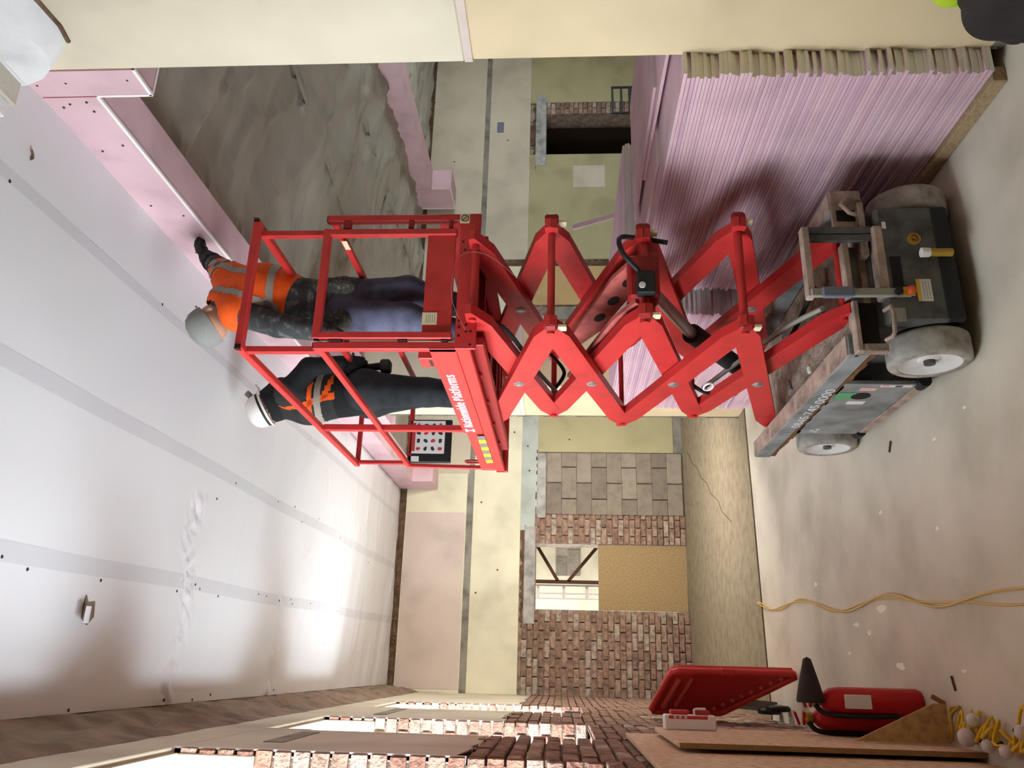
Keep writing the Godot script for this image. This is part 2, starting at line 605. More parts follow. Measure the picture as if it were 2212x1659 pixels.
func build_floor() -> void:
	var f := struct_node("floor")
	var b := B.new()
	# front slab ends in a slightly skewed joint
	b.prism([Vector2(-1.0, 4.5), Vector2(-1.0, -6.77), Vector2(2.1, -6.94), Vector2(10.3, -7.38), Vector2(10.3, 4.5)], Transform3D(Basis(Vector3.RIGHT, Vector3.BACK, Vector3.DOWN), Vector3.ZERO), 0.2)
	obj(b, "concrete_slab", "concrete", f)
	b = B.new()
	b.prism([Vector2(-1.0, -6.80), Vector2(2.1, -6.975), Vector2(10.3, -7.42), Vector2(10.3, -14.5), Vector2(-1.2, -14.5)], Transform3D(Basis(Vector3.RIGHT, Vector3.BACK, Vector3.DOWN), V(0, 0.004, 0)), 0.2)
	obj(b, "rear_screed", "screed", f)
	b = B.new()
	b.prism([Vector2(-1.0, -6.76), Vector2(10.3, -7.36), Vector2(10.3, -7.43), Vector2(-1.0, -6.81)], Transform3D(Basis(Vector3.RIGHT, Vector3.BACK, Vector3.DOWN), V(0, -0.012, 0)), 0.1)
	obj(b, "slab_joint", "joint", f)
	# hairline crack in the screed
	b = B.new()
	var pts := []
	for i in 14:
		pts.append(V(2.72 - i * 0.105 + sin(i * 2.1) * 0.03, 0.004, -10.3 + i * 0.19))
	b.tube(pts, 0.004, 4)
	obj(b, "floor_crack", "joint", f)
	# plaster spills trodden into the floor
	for q in [[0.33, -4.35, 0.05], [0.22, -4.55, 0.03], [0.05, -4.2, 0.045], [0.12, -4.9, 0.02], [0.27, -4.74, 0.03], [0.62, -3.6, 0.02], [0.03, -3.55, 0.02], [0.8, -4.2, 0.02], [1.0, -3.5, 0.018], [1.05, -3.2, 0.014], [0.55, -5.4, 0.03], [0.5, -2.7, 0.02]]:
		b = B.new()
		var poly := []
		for k in 9:
			var a := TAU * k / 9
			poly.append(Vector2(cos(a) * q[2] * rng.randf_range(0.25, 0.6), sin(a) * q[2] * rng.randf_range(0.7, 1.6)))
		b.prism(poly, Transform3D(Basis(Vector3.RIGHT, Vector3.BACK, Vector3.DOWN), V(q[0], 0.0015, q[1])), 0.0015)
		obj(b, "plaster_spill", "gypsum_cream", f)

const XL := -0.34
func build_left_wall() -> void:
	var w := struct_node("wall_left")
	var wins := [[-2.15, -3.4], [-4.44, -5.55], [-6.85, -7.95]]
	var sill := 1.48
	var head := 3.2
	# masonry core
	var zs := [4.4]
	for q in wins:
		zs.append(q[0]); zs.append(q[1])
	zs.append(-10.72)
	for i in range(0, zs.size(), 2):
		bxo(V(-0.76, 0, zs[i + 1]), V(XL - 0.03, 4.85, zs[i]), "pier_core", "mortar", w)
	for q in wins:
		bxo(V(-0.76, 0, q[1]), V(XL - 0.03, sill, q[0]), "wall_under_window", "mortar", w)
		bxo(V(-0.76, head, q[1]), V(XL - 0.03, 4.85, q[0]), "lintel_core", "mortar", w)
		# plastered soffit of the reveal and the sill
		bxo(V(-0.72, head - 0.03, q[1] + 0.005), V(XL - 0.02, head, q[0] - 0.005), "reveal_soffit", "cream", w)
		bxo(V(-0.74, sill - 0.03, q[1]), V(XL - 0.02, sill, q[0]), "window_sill", "palebrick3", w)
	# old plaster: a band over the heads and a sheet down each pier
	bxo(V(XL - 0.03, head, -10.70), V(XL, 3.46, 4.4), "plaster_band", "taupe", w, 0.004)
	for i in range(0, zs.size(), 2):
		var low := 2.02 if i > 0 else 1.9
		bxo(V(XL - 0.03, low, zs[i + 1]), V(XL, head, zs[i]), "pier_plaster", "taupe", w, 0.004)
		if zs[i] > -8.0:
			bxo(V(XL - 0.002, head - 0.25, zs[i + 1] + 0.0), V(XL + 0.003, head + 0.0, zs[i + 1] + 0.02), "plaster_bead", "arris", w)
			bxo(V(XL - 0.02, low, zs[i] - 0.018), V(XL + 0.003, head, zs[i]), "plaster_bead", "arris", w)
			ragged(w, "broken_plaster", "broken", V(XL - 0.03, low, zs[i + 1]), V(XL - 0.03, low, zs[i]), 0.02, 0.12, Vector3.UP, Vector3.RIGHT, 0.045)
		# a strip of rendered chase across each pier
	for z in [[-3.42, -4.43], [-5.57, -6.83]]:
		bxo(V(XL - 0.001, 2.86, z[1] + 0.15), V(XL + 0.003, 2.95, z[0] - 0.3), "render_patch", "render_grey", w)
	# brick jambs facing the camera, lit by their own window
	for q in [[-3.4, 1.48], [-5.55, 1.48], [-7.95, 1.48]]:
		lay(w, V(-0.74, q[1], q[0] + 0.022), Vector3.RIGHT, Vector3.BACK, 0.40, head - 0.03 - q[1], "palebrick")
		bxo(V(-0.72, 2.86, q[0]), V(XL - 0.02, head - 0.03, q[0] + 0.03), "reveal_plaster", "cream", w, 0.004)
	# stripped brickwork below the plaster
	lay(w, V(XL + 0.0, 0.0, -4.44), Vector3.BACK, Vector3.RIGHT, 1.04, 2.02, "brick", 150)
	lay(w, V(XL + 0.0, 0.0, -5.55), Vector3.BACK, Vector3.RIGHT, 1.11, 1.48, "brick", 90)
	lay(w, V(XL + 0.0, 0.0, -6.85), Vector3.BACK, Vector3.RIGHT, 1.30, 2.02, "brick", 90)
	lay(w, V(XL + 0.0, 0.0, -10.69), Vector3.BACK, Vector3.RIGHT, 2.74, 2.02, "brick", 0)
	lay(w, V(XL + 0.0, 0.0, -7.95), Vector3.BACK, Vector3.RIGHT, 1.10, 1.48, "brick", 0)
	lay(w, V(XL + 0.0, 0.0, -3.4), Vector3.BACK, Vector3.RIGHT, 1.7, 1.48, "brick", 60)
	# rough stripped band between plaster and ceiling
	var b := B.new()
	var nf := FastNoiseLite.new()
	nf.seed = 5
	nf.frequency = 1.3
	nf.fractal_octaves = 5
	b.grid(func(u: float, v: float) -> Vector3:
		var z := lerpf(-10.7, 1.0, u)
		var y := lerpf(3.44, 3.90, v)
		return V(XL - 0.004 + 0.05 * nf.get_noise_2d(z * 2.0, y * 3.0) * sin(PI * clampf(v, 0.08, 0.95)) + 0.09 * pow(v, 0.8), y, z), 260, 14, Vector3.RIGHT)
	obj(b, "stripped_brick_band", "rubble", w)
	ragged(w, "broken_plaster_top", "taupe", V(XL - 0.03, 3.455, -10.6), V(XL - 0.03, 3.455, 0.0), 0.0, 0.035, Vector3.UP, Vector3.RIGHT, 0.03)
	# window frames, set back in the openings
	for i in wins.size():
		var q = wins[i]
		var fr := struct_node("window_%d" % (i + 1))
		for yy in [sill + 0.03, 2.3, head - 0.06]:
			bxo(V(-0.75, yy - 0.03, q[1]), V(-0.72, yy + 0.03, q[0]), "frame_rail", "white_paint", fr, 0.005)
		for zz in [q[1] + 0.03, (q[0] + q[1]) * 0.5, q[0] - 0.03]:
			bxo(V(-0.75, sill, zz - 0.03), V(-0.722, head - 0.03, zz + 0.03), "frame_stile", "white_paint", fr, 0.005)

const ZF := -10.7
func build_far_wall() -> void:
	var w := struct_node("wall_far")
	var back := ZF - 0.36
	var face := ZF - 0.03
	# core with three openings: boarded doorway, dark recess, dark doorway
	for q in [[-0.76, 0.71, 0.0, 4.85], [0.71, 1.56, 2.0, 4.85], [1.56, 3.9, 0.0, 4.85], [3.9, 4.84, 1.84, 4.85], [4.84, 7.74, 0.0, 4.85], [7.74, 8.49, 1.93, 4.85], [8.49, 10.4, 0.0, 4.85]]:
		bxo(V(q[0], q[2], back), V(q[1], q[3], face), "wall_core", "mortar", w)
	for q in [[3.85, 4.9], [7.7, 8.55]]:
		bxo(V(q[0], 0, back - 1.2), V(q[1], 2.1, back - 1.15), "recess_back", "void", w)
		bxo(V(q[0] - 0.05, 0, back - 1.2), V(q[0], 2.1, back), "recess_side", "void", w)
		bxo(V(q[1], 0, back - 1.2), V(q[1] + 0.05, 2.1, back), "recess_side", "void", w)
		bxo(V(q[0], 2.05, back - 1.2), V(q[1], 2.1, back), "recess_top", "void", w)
	# plaster above and below the chased band
	bxo(V(-0.34, 2.95, face), V(2.5, 3.785, ZF), "upper_plaster", "pale_green", w, 0.004)
	bxo(V(-0.30, 2.962, ZF), V(1.955, 3.768, ZF + 0.004), "skim_patch", "mauve_plaster", w, 0.002)
	bxo(V(2.5, 2.93, face), V(10.0, 3.785, ZF), "upper_plaster", "taupe", w, 0.004)
	bxo(V(-0.34, 2.85, face), V(10.0, 2.95, ZF - 0.012), "chased_band", "render_grey", w)
	ragged(w, "chase_edge", "pale_green", V(-0.34, 2.95, face), V(2.5, 2.95, face), -0.006, 0.012, Vector3.DOWN, Vector3.BACK, 0.02)
	bxo(V(-0.34, 2.21, face), V(3.75, 2.86, ZF), "mid_plaster", "pale_green", w, 0.004)
	bxo(V(1.73, 1.98, face), V(3.75, 2.23, ZF - 0.004), "render_strip", "render_blue", w, 0.004)
	bxo(V(2.82, 0.12, face), V(3.75, 1.985, ZF), "lower_plaster", "olive", w, 0.004)
	bxo(V(2.82, 0.0, face), V(3.75, 0.12, ZF - 0.008), "render_plinth", "render_grey", w, 0.004)
	bxo(V(4.84, 2.13, face), V(5.72, 2.88, ZF), "mid_plaster", "pale_green", w, 0.004)
	bxo(V(5.08, 0, face), V(5.72, 2.1, ZF), "lower_plaster", "tan", w, 0.004)
	bxo(V(4.84, 0, face), V(5.05, 1.85, ZF - 0.004), "render_strip", "render_grey", w, 0.004)
	ragged(w, "broken_edge", "broken", V(5.72, 0.2, face), V(5.72, 2.86, face), 0.06, 0.16, Vector3.RIGHT, Vector3.BACK, 0.035)
	bxo(V(5.84, 2.19, face), V(10.0, 2.85, ZF), "mid_plaster", "taupe", w, 0.004)
	for q in [[5.84, 7.72, 0.0, 2.19], [8.72, 10.0, 0.0, 2.19]]:
		bxo(V(q[0], q[2], face), V(q[1], q[3], ZF), "lower_plaster", "olive", w, 0.004)
	bxo(V(7.1, 1.0, ZF), V(7.5, 1.5, ZF + 0.003), "render_patch", "taupe", w, 0.001)
	# stripped strip above the plaster
	var b := B.new()
	var nf := FastNoiseLite.new()
	nf.seed = 8
	nf.frequency = 3.0
	b.grid(func(u: float, v: float) -> Vector3:
		var x := lerpf(-0.34, 10.0, u)
		var y := lerpf(3.77, 4.2, v)
		return V(x, y, ZF - 0.012 + 0.02 * nf.get_noise_2d(x * 2.0, y * 3.0)), 200, 8, Vector3.BACK)
	obj(b, "stripped_brick_band", "broken", w)
	# left brickwork, the brick jamb between the door and the block infill
	lay(w, V(-0.34, 0.0, ZF), Vector3.RIGHT, Vector3.BACK, 1.05, 2.17, "brick")
	lay(w, V(1.56, 0.0, ZF), Vector3.RIGHT, Vector3.BACK, 0.39, 2.02, "brick")
	lay(w, V(8.49, 0.0, ZF + 0.006), Vector3.RIGHT, Vector3.BACK, 0.24, 1.93, "brick")
	lay(w, V(1.95, 0.02, ZF + 0.004), Vector3.RIGHT, Vector3.BACK, 0.86, 1.84, "concrete_block", 60, 0.44, 0.205)
	for q in [[0.52, 1.78, 2.0, 2.15], [1.9, 2.8, 1.87, 1.99], [7.5, 8.88, 1.93, 2.1], [3.85, 4.9, 1.84, 2.0]]:
		bxo(V(q[0], q[2], face - 0.01), V(q[1], q[3], ZF + 0.008), "lintel", "lintel", w, 0.008)
	ragged(w, "broken_plaster", "broken", V(0.48, 2.14, face), V(1.85, 2.14, face), 0.03, 0.11, Vector3.UP, Vector3.BACK, 0.036)
	ragged(w, "broken_plaster", "broken", V(1.80, 2.0, face), V(2.95, 1.985, face), 0.02, 0.10, Vector3.UP, Vector3.BACK, 0.036)
	ragged(w, "broken_plaster", "broken", V(7.4, 2.09, face), V(9.0, 2.09, face), 0.02, 0.07, Vector3.UP, Vector3.BACK, 0.036)
	ragged(w, "broken_plaster", "broken", V(7.9, 2.12, face), V(8.3, 2.12, face), 0.06, 0.10, Vector3.UP, Vector3.BACK, 0.036)
	ragged(w, "broken_plaster", "broken", V(8.70, 0.4, face), V(8.70, 1.95, face), 0.02, 0.10, Vector3.RIGHT, Vector3.BACK, 0.036)
	# rust spots and old fixings on the plaster
	for q in [[2.9, 2.13], [2.55, 2.1], [3.0, 1.55], [3.1, 2.32], [2.1, 2.75], [0.9, 2.78], [1.2, 2.5], [8.0, 2.55], [6.6, 3.3], [7.6, 3.4]]:
		b = B.new()
		b.lathe(Transform3D(Basis(Vector3.RIGHT, PI / 2), V(q[0], q[1], ZF)), [[0.013, 0.0], [0.012, 0.005], [0.0, 0.006]], 8)
		obj(b, "wall_plug", "rust", w)
	bxo(V(8.15, 2.62, ZF), V(8.35, 2.73, ZF + 0.006), "blank_plate", "blue_grey", w, 0.002)

const XB := 2.24
func build_right_side() -> void:
	var w := struct_node("wall_right")
	bxo(V(XB, 2.04, -2.5), V(2.52, 4.85, 4.4), "upper_plaster", "cream", w, 0.006)
	bxo(V(XB, 2.008, -2.5), V(2.52, 2.04, 4.4), "dado_line", "dado_pink", w)
	bxo(V(XB, 0.0, -2.49), V(2.52, 2.008, 4.4), "lower_plaster", "peach", w, 0.006)
	ragged(w, "chipped_arris", "gypsum_cream", V(XB + 0.012, 0.02, -2.49), V(XB + 0.012, 1.15, -2.49), -0.02, 0.012, Vector3.FORWARD, Vector3.LEFT, 0.014)
	ragged(w, "chipped_base", "render_grey", V(XB + 0.0, 0.0, -2.48), V(XB + 0.0, 0.0, -1.8), 0.01, 0.07, Vector3.UP, Vector3.LEFT, 0.006)
	var p := struct_node("wall_pier")
	bxo(V(2.255, 2.04, -7.2), V(2.86, 3.9, -6.38), "upper_plaster", "cream", p, 0.006)
	bxo(V(2.255, 2.0, -7.2), V(2.86, 2.04, -6.38), "dado_line", "dado_pink", p)
	bxo(V(2.255, 0.0, -7.2), V(2.86, 2.0, -6.38), "lower_plaster", "peach", p, 0.006)
	ragged(p, "chipped_arris", "render_grey", V(2.25, 0.0, -7.195), V(2.25, 3.3, -7.195), 0.004, 0.035, Vector3.FORWARD, Vector3.LEFT, 0.012)
	var q := struct_node("wall_bay_front")
	bxo(V(2.52, 0, -2.3), V(10.3, 4.85, -2.05), "plaster", "taupe", q)
	var r := struct_node("wall_bay_right")
	bxo(V(10.0, 0, -10.7), V(10.3, 1.4, -2.05), "plaster", "taupe", r)
	bxo(V(10.0, 3.0, -10.7), V(10.3, 4.85, -2.05), "plaster", "taupe", r)
	bxo(V(10.0, 1.4, -10.7), V(10.3, 3.0, -7.3), "plaster", "taupe", r)
	bxo(V(10.0, 1.4, -5.7), V(10.3, 3.0, -2.05), "plaster", "taupe", r)
	var k := struct_node("wall_back")
	bxo(V(-0.9, 0, 4.4), V(2.6, 4.85, 4.7), "plaster", "cream", k)

var nfa := FastNoiseLite.new()
var nfb := FastNoiseLite.new()
# underside of the lining film: it sags between its fixings and hangs in folds that run across the room, more so towards the back
func film_y(x: float, z: float, slack: float, main: bool) -> float:
	var far := clampf((-z - 3.8) / 4.0, 0.0, 1.0) if main else 0.8
	var y := 3.88 + slack * 0.6 * nfa.get_noise_2d(x * 0.6, z * 0.5)
	var fold := nfa.get_noise_2d(x * 0.35 + 7.0, z * 1.9 + x * 0.5)
	y -= slack * far * (0.5 + fold) * 0.9
	var crease := absf(nfb.get_noise_2d(x * 0.5 + 31.0, z * 1.3 + x * 0.25))
	y -= slack * 0.5 * far * maxf(0.0, 0.10 - crease) * 8.0
	if main:
		# slack ripples that sweep round towards the back
		var w := z * 5.2 + 1.6 * nfa.get_noise_2d(x * 0.8 + 3.0, z * 0.4) + 0.9 * (x - 1.0) * (x - 1.0)
		y -= far * (0.35 + 0.65 * absf(nfa.get_noise_2d(x * 0.5, z * 0.6 + 20.0)) * 2.0) * 0.009 * pow(0.5 + 0.5 * sin(w), 3.0)
		var d := absf(z + 4.72 + 0.06 * sin(x * 7.0))
		if d < 0.12 and x < 0.95:
			y += (1.0 - d / 0.12) * 0.05 * nfb.get_noise_2d(x * 9.0, z * 13.0)
		var d2 := absf(z + 6.35 + 0.05 * sin(x * 5.0))
		if d2 < 0.10 and x < 0.5:
			y += (1.0 - d2 / 0.10) * 0.03 * nfb.get_noise_2d(x * 9.0, z * 11.0 + 40.0)
	return y

func film(x0: float, x1: float, z0: float, z1: float, slack: float, nu: int, nv: int, main: bool) -> B:
	var b := B.new()
	b.grid(func(u: float, v: float) -> Vector3:
		var x := lerpf(x0, x1, u)
		var z := lerpf(z0, z1, v)
		return V(x, film_y(x, z, slack, main), z), nu, nv, Vector3.DOWN)
	return b

func build_ceiling() -> void:
	var c := struct_node("ceiling")
	bxo(V(-0.9, 4.85, -14.5), V(10.4, 5.0, 4.7), "deck", "void", c)
	nfa.seed = 11
	nfa.frequency = 1.0
	nfa.fractal_octaves = 3
	nfb.seed = 14
	nfb.frequency = 1.0
	nfb.fractal_octaves = 4
	obj(film(-0.255, 2.26, -10.69, 4.4, 0.016, 110, 560, true), "lining_film", "film", c)
	obj(film(2.44, 10.0, -10.69, -2.3, 0.10, 150, 240, false), "bay_lining_film", "film_bay", c)
	# lapped and taped seams that run away from the camera
	var seams := [[0.335, 0.48, 0.085], [1.07, 1.16, 0.085], [1.78, 1.86, 0.06]]
	for s in seams:
		var b := B.new()
		b.grid(func(u: float, v: float) -> Vector3:
			var z := lerpf(1.0, -10.66, v)
			var x: float = lerpf(s[0], s[1], clampf((-z - 2.5) / 8.0, -0.3, 1.0)) + 0.006 * sin(z * 2.3) + s[2] * u
			return V(x, film_y(x, z, 0.016, true) - 0.0012, z), 4, 420, Vector3.DOWN)
		obj(b, "seam_tape", "film_tape", c)
	for s in [[3.6, -10.6, 5.0, -2.4], [5.4, -10.6, 6.0, -2.6], [3.0, -8.0, 5.6, -8.4]]:
		var b := B.new()
		b.bar(V(s[0], 3.835, s[1]), V(s[2], 3.835, s[3]), 0.07, 0.004)
		obj(b, "bay_seam_tape", "film_grey", c)
	# heads of the fixings
	var pts := [[0.36, -3.09], [0.33, -3.26], [0.34, -3.81], [0.36, -4.61], [0.42, -4.84], [0.4, -4.91], [0.38, -5.2], [0.45, -5.88], [0.45, -6.05], [0.44, -6.34], [0.47, -6.63], [0.44, -6.67], [0.48, -7.17], [0.47, -8.05], [1.13, -5.21], [1.21, -6.47], [1.12, -6.68], [1.23, -7.15], [-0.24, -3.76], [-0.24, -5.04], [-0.22, -5.29], [-0.22, -6.45], [1.17, -6.05], [1.17, -7.89], [0.97, -4.95], [-0.23, -4.65], [1.08, -9.16], [1.79, -2.61], [1.85, -3.89]]
	for p in pts:
		var b := B.new()
		b.lathe(Transform3D(Basis(), V(p[0], film_y(p[0], p[1], 0.016, true) - 0.003, p[1])), [[0.0, 0.0], [0.008, 0.001], [0.009, 0.008]], 8)
		obj(b, "fixing_head", "ink", c)
	# a torn place: brown hole with its flap hanging beside it, and a smaller nick
	var t := B.new()
	t.prism([Vector2(-0.06, -0.02), Vector2(-0.02, -0.065), Vector2(0.05, -0.05), Vector2(0.04, 0.0), Vector2(0.075, 0.03), Vector2(0.02, 0.035), Vector2(-0.03, 0.03)], Transform3D(Basis(Vector3.RIGHT, Vector3.BACK, Vector3.DOWN), V(0.19, film_y(0.19, -3.74, 0.016, true) - 0.003, -3.74)), 0.004)
	obj(t, "torn_hole", "rubble", c)
	t = B.new()
	t.grid(func(u: float, v: float) -> Vector3:
		return V(0.135 + 0.075 * v, 3.86 - 0.05 * sin(u * 2.2), -3.71 + 0.075 * u), 6, 4, Vector3.DOWN)
	obj(t, "torn_flap", "film", c)
	t = B.new()
	t.tube([V(1.985, 3.874, -2.67), V(1.972, 3.872, -2.682), V(1.955, 3.873, -2.69), V(1.945, 3.876, -2.682)], 0.005, 6)
	obj(t, "torn_nick", "broken", c)

func build_beams() -> void:
	var d := struct_node("trim_1")
	# boxed downstand beam over the opening, in pink board with pale cut edges
	bxo(V(XB, 3.63, -5.85), V(2.462, 3.96, -2.652), "beam_casing", "pink_paper", d)
	bxo(V(XB - 0.004, 3.39, -2.652), V(2.47, 3.96, -2.50), "haunch_casing", "pink_paper", d)
	bxo(V(XB, 3.37, -6.38), V(2.47, 3.96, -5.85), "haunch_casing", "pink_paper", d)
	bxo(V(2.27, 3.63, -10.2), V(2.50, 3.96, -7.2), "beam_casing", "pink_paper", d)
	bxo(V(2.26, 3.37, -7.75), V(2.50, 3.96, -7.2), "haunch_casing", "pink_paper", d)
	bxo(V(2.27, 3.36, -10.68), V(2.50, 3.96, -10.2), "haunch_casing", "pink_paper", d)
	bxo(V(XB - 0.003, 3.626, -5.85), V(XB + 0.010, 3.640, -2.655), "cut_edge", "arris", d)
	bxo(V(XB - 0.006, 3.386, -2.655), V(XB + 0.008, 3.40, -2.50), "cut_edge", "arris", d)
	bxo(V(XB - 0.006, 3.39, -2.657), V(XB + 0.008, 3.63, -2.645), "cut_edge", "arris", d)
	bxo(V(XB, 3.386, -2.657), V(2.46, 3.398, -2.645), "cut_edge", "arris", d)
	bxo(V(XB - 0.006, 3.63, -2.654), V(XB - 0.002, 3.87, -2.650), "joint_line", "red_dusty", d)
	bxo(V(XB - 0.004, 3.366, -5.854), V(XB + 0.008, 3.38, -5.84), "cut_edge", "arris", d)
	for p in [[3.85, -2.58], [3.72, -2.57], [3.45, -2.56], [3.70, -2.69], [3.78, -2.70], [3.82, -2.72], [3.70, -2.75], [3.82, -3.03], [3.70, -2.99], [3.82, -3.5], [3.69, -3.6], [3.80, -4.0]]:
		var b := B.new()
		b.lathe(Transform3D(Basis(Vector3.BACK, PI / 2), V(XB - 0.003, p[0], p[1])), [[0.006, 0.0], [0.005, 0.002], [0.0, 0.002]], 6)
		obj(b, "screw_head", "ink", d)
	var e := struct_node("trim_2")
	bxo(V(6.70, 3.62, -10.1), V(7.02, 3.96, -2.3), "beam_casing", "pink_paper", e)
	bxo(V(6.69, 3.33, -10.62), V(7.03, 3.96, -10.1), "haunch_casing", "pink_paper", e)
	bxo(V(6.683, 3.33, -10.63), V(6.70, 3.9, -10.605), "cut_edge", "arris", e)
	bxo(V(6.686, 3.325, -10.62), V(6.70, 3.34, -10.1), "cut_edge", "arris", e)
	# rounded plaster lump and boxing above the near wall
	var f := struct_node("trim_3")
	var lump := B.new()
	var outer := [[1.80, 3.95], [1.88, 3.70], [2.00, 3.61], [2.14, 3.575], [2.26, 3.565], [2.34, 3.58], [2.40, 3.63], [2.47, 3.72], [2.515, 3.82], [2.53, 3.95]]
	var inner := [[2.10, 3.95], [2.13, 3.80], [2.18, 3.70], [2.24, 3.65], [2.30, 3.63], [2.36, 3.64], [2.41, 3.67], [2.46, 3.73], [2.495, 3.82], [2.51, 3.95]]
	for i in 9:
		var p0 := V(2.24, outer[i][1], -outer[i][0])
		var p1 := V(2.24, outer[i + 1][1], -outer[i + 1][0])
		var q0 := V(2.165, inner[i][1], -inner[i][0])
		var q1 := V(2.165, inner[i + 1][1], -inner[i + 1][0])
		lump.quad(p0, p1, q1, q0, (p0 + q0) * 0.5 - V(2.24, 3.9, -2.25))
		lump.tri(q0, q1, V(2.165, 3.95, -2.3), Vector3.LEFT)
	obj(lump, "rounded_plaster", "white_plaster", f)
	bxo(V(2.05, 3.83, -2.48), V(2.166, 3.95, -0.6), "boxing", "grey_plaster", f, 0.004)
	bxo(V(2.155, 3.822, -2.485), V(2.17, 3.95, -0.6), "boxing_edge", "white_plaster", f, 0.003)
	bxo(V(1.98, 3.845, -2.46), V(2.05, 3.95, -0.6), "boxing", "white_plaster", f, 0.004)
	var gap := B.new()
	var gp := []
	for q in [[1.72, 3.95], [1.80, 3.78], [1.88, 3.69], [2.00, 3.60], [2.14, 3.563], [2.26, 3.553], [2.34, 3.568]]:
		gp.append(V(2.236, q[1], -q[0]))
	gap.tube(gp, 0.009, 6)
	obj(gap, "open_joint", "broken", f)

# a site floodlight on a stand, tucked behind the pier, washes the far wall
func build_floodlight() -> void:
	var f := thing("site_floodlight", "black site floodlight on a tripod behind the cream pier, lighting the far wall", "lamp", V(2.7, 0, -7.6))
	var dir := V(-2.9, 0.05, -2.3).normalized()
	var side := dir.cross(Vector3.UP).normalized()
	var up := side.cross(dir)
	var c := V(2.7, 1.45, -7.6)
	var b := B.new()
	b.cbox(Transform3D(Basis(side, up, -dir), c - dir * 0.05), V(0.42, 0.32, 0.07), 0.01)
	obj(b, "housing", "black_plastic", f)
	b = B.new()
	b.cbox(Transform3D(Basis(side, up, -dir), c - dir * 0.013), V(0.38, 0.28, 0.004))
	obj(b, "lamp_glass", "lamp_glow", f)
	b = B.new()
	b.tube([V(2.7, 0.25, -7.55), c - dir * 0.05], 0.016, 10)
	obj(b, "stand_pole", "grey_metal", f)
	for k in 3:
		b = B.new()
		var a := TAU * k / 3.0
		b.tube([V(2.7, 0.55, -7.55), V(2.7 + 0.3 * cos(a), 0.01, -7.55 + 0.3 * sin(a))], 0.011, 8)
		obj(b, "leg", "grey_metal", f)
	var l := AreaLight3D.new()
	l.name = "floodlight_beam"
	l.area_size = Vector2(0.38, 0.28)
	l.area_normalize_energy = true
	l.light_energy = 5.0
	l.light_color = Color(1.0, 0.97, 0.92)
	l.shadow_enabled = true
	l.position = c + dir * 0.02
	l.basis = Basis.looking_at(dir, Vector3.UP)
	l.area_range = 40.0
	l.area_attenuation = 2.0
	add_child(l)

func build_back_room() -> void:
	build_floodlight()
	var r := struct_node("wall_back_room")
	bxo(V(-0.9, 0, -13.6), V(3.2, 3.2, -13.4), "rear_plaster", "cream", r)
	bxo(V(3.2, 0, -13.6), V(3.4, 3.2, -11.06), "side_plaster", "cream", r)
	bxo(V(-1.1, 0, -13.6), V(-0.9, 1.1, -11.06), "side_plaster", "cream", r)
	bxo(V(-1.1, 2.7, -13.6), V(-0.9, 3.2, -11.06), "side_plaster", "cream", r)
	bxo(V(-1.1, 1.1, -11.6), V(-0.9, 2.7, -11.06), "side_plaster", "cream", r)
	bxo(V(-1.1, 1.1, -13.6), V(-0.9, 2.7, -13.2), "side_plaster", "cream", r)
	bxo(V(-1.1, 3.2, -13.6), V(3.4, 3.3, -11.06), "soffit", "cream", r)
	bxo(V(1.42, 1.36, -13.4), V(2.3, 1.74, -13.38), "blockwork_patch", "mortar", r)
	lay(r, V(1.42, 1.36, -13.37), Vector3.RIGHT, Vector3.BACK, 0.66, 0.38, "concrete_block", 20, 0.22, 0.19)
	var t := thing("timber_bracing", "brown timber bracing like a sideways V in the lit doorway above the boarding", "timber", V(0.71, 0, -11.3))
	var b := B.new()
	for q in [["brace", 1.60, 1.99, 1.13, 1.70], ["brace", 1.60, 1.16, 1.13, 1.56]]:
		b = B.new()
		b.bar(V(q[1], q[2], -11.3), V(q[3], q[4], -11.3), 0.03, 0.045, Vector3.UP, 0.003)
		obj(b, q[0], "brown_timber", t)
	b = B.new()
	b.bar(V(1.12, 0.0, -11.3), V(1.12, 2.02, -11.3), 0.03, 0.05, Vector3.UP, 0.003)
	obj(b, "upright", "brown_timber", t)
	b = B.new()
	b.bar(V(1.12, 2.035, -11.3), V(1.62, 2.035, -11.3), 0.03, 0.035, Vector3.UP, 0.003)
	obj(b, "head_piece", "brown_timber", t)
	var f := thing("white_frame", "tall white slatted frame standing in the lit doorway beside the brown bracing", "frame", V(0.95, 0, -11.42))
	for x in [0.90, 0.97, 1.08]:
		bxo(V(x - 0.014, 0, -11.44), V(x + 0.014, 2.03, -11.40), "upright", "white_paint", f, 0.004)
	for y in [0.5, 1.0, 1.30, 1.62, 1.98]:
		bxo(V(0.90, y - 0.02, -11.435), V(1.08, y + 0.02, -11.405), "crosspiece", "white_paint", f, 0.004)
	var o := thing("osb_sheet", "tan strand board sheet closing the lower half of the far doorway", "board", V(1.13, 0, -10.72))
	bxo(V(0.715, 0.012, -10.745), V(1.555, 1.165, -10.725), "panel", "osb", o, 0.002)
	bxo(V(0.715, 1.13, -10.78), V(1.555, 1.165, -10.746), "batten", "timber", o, 0.002)

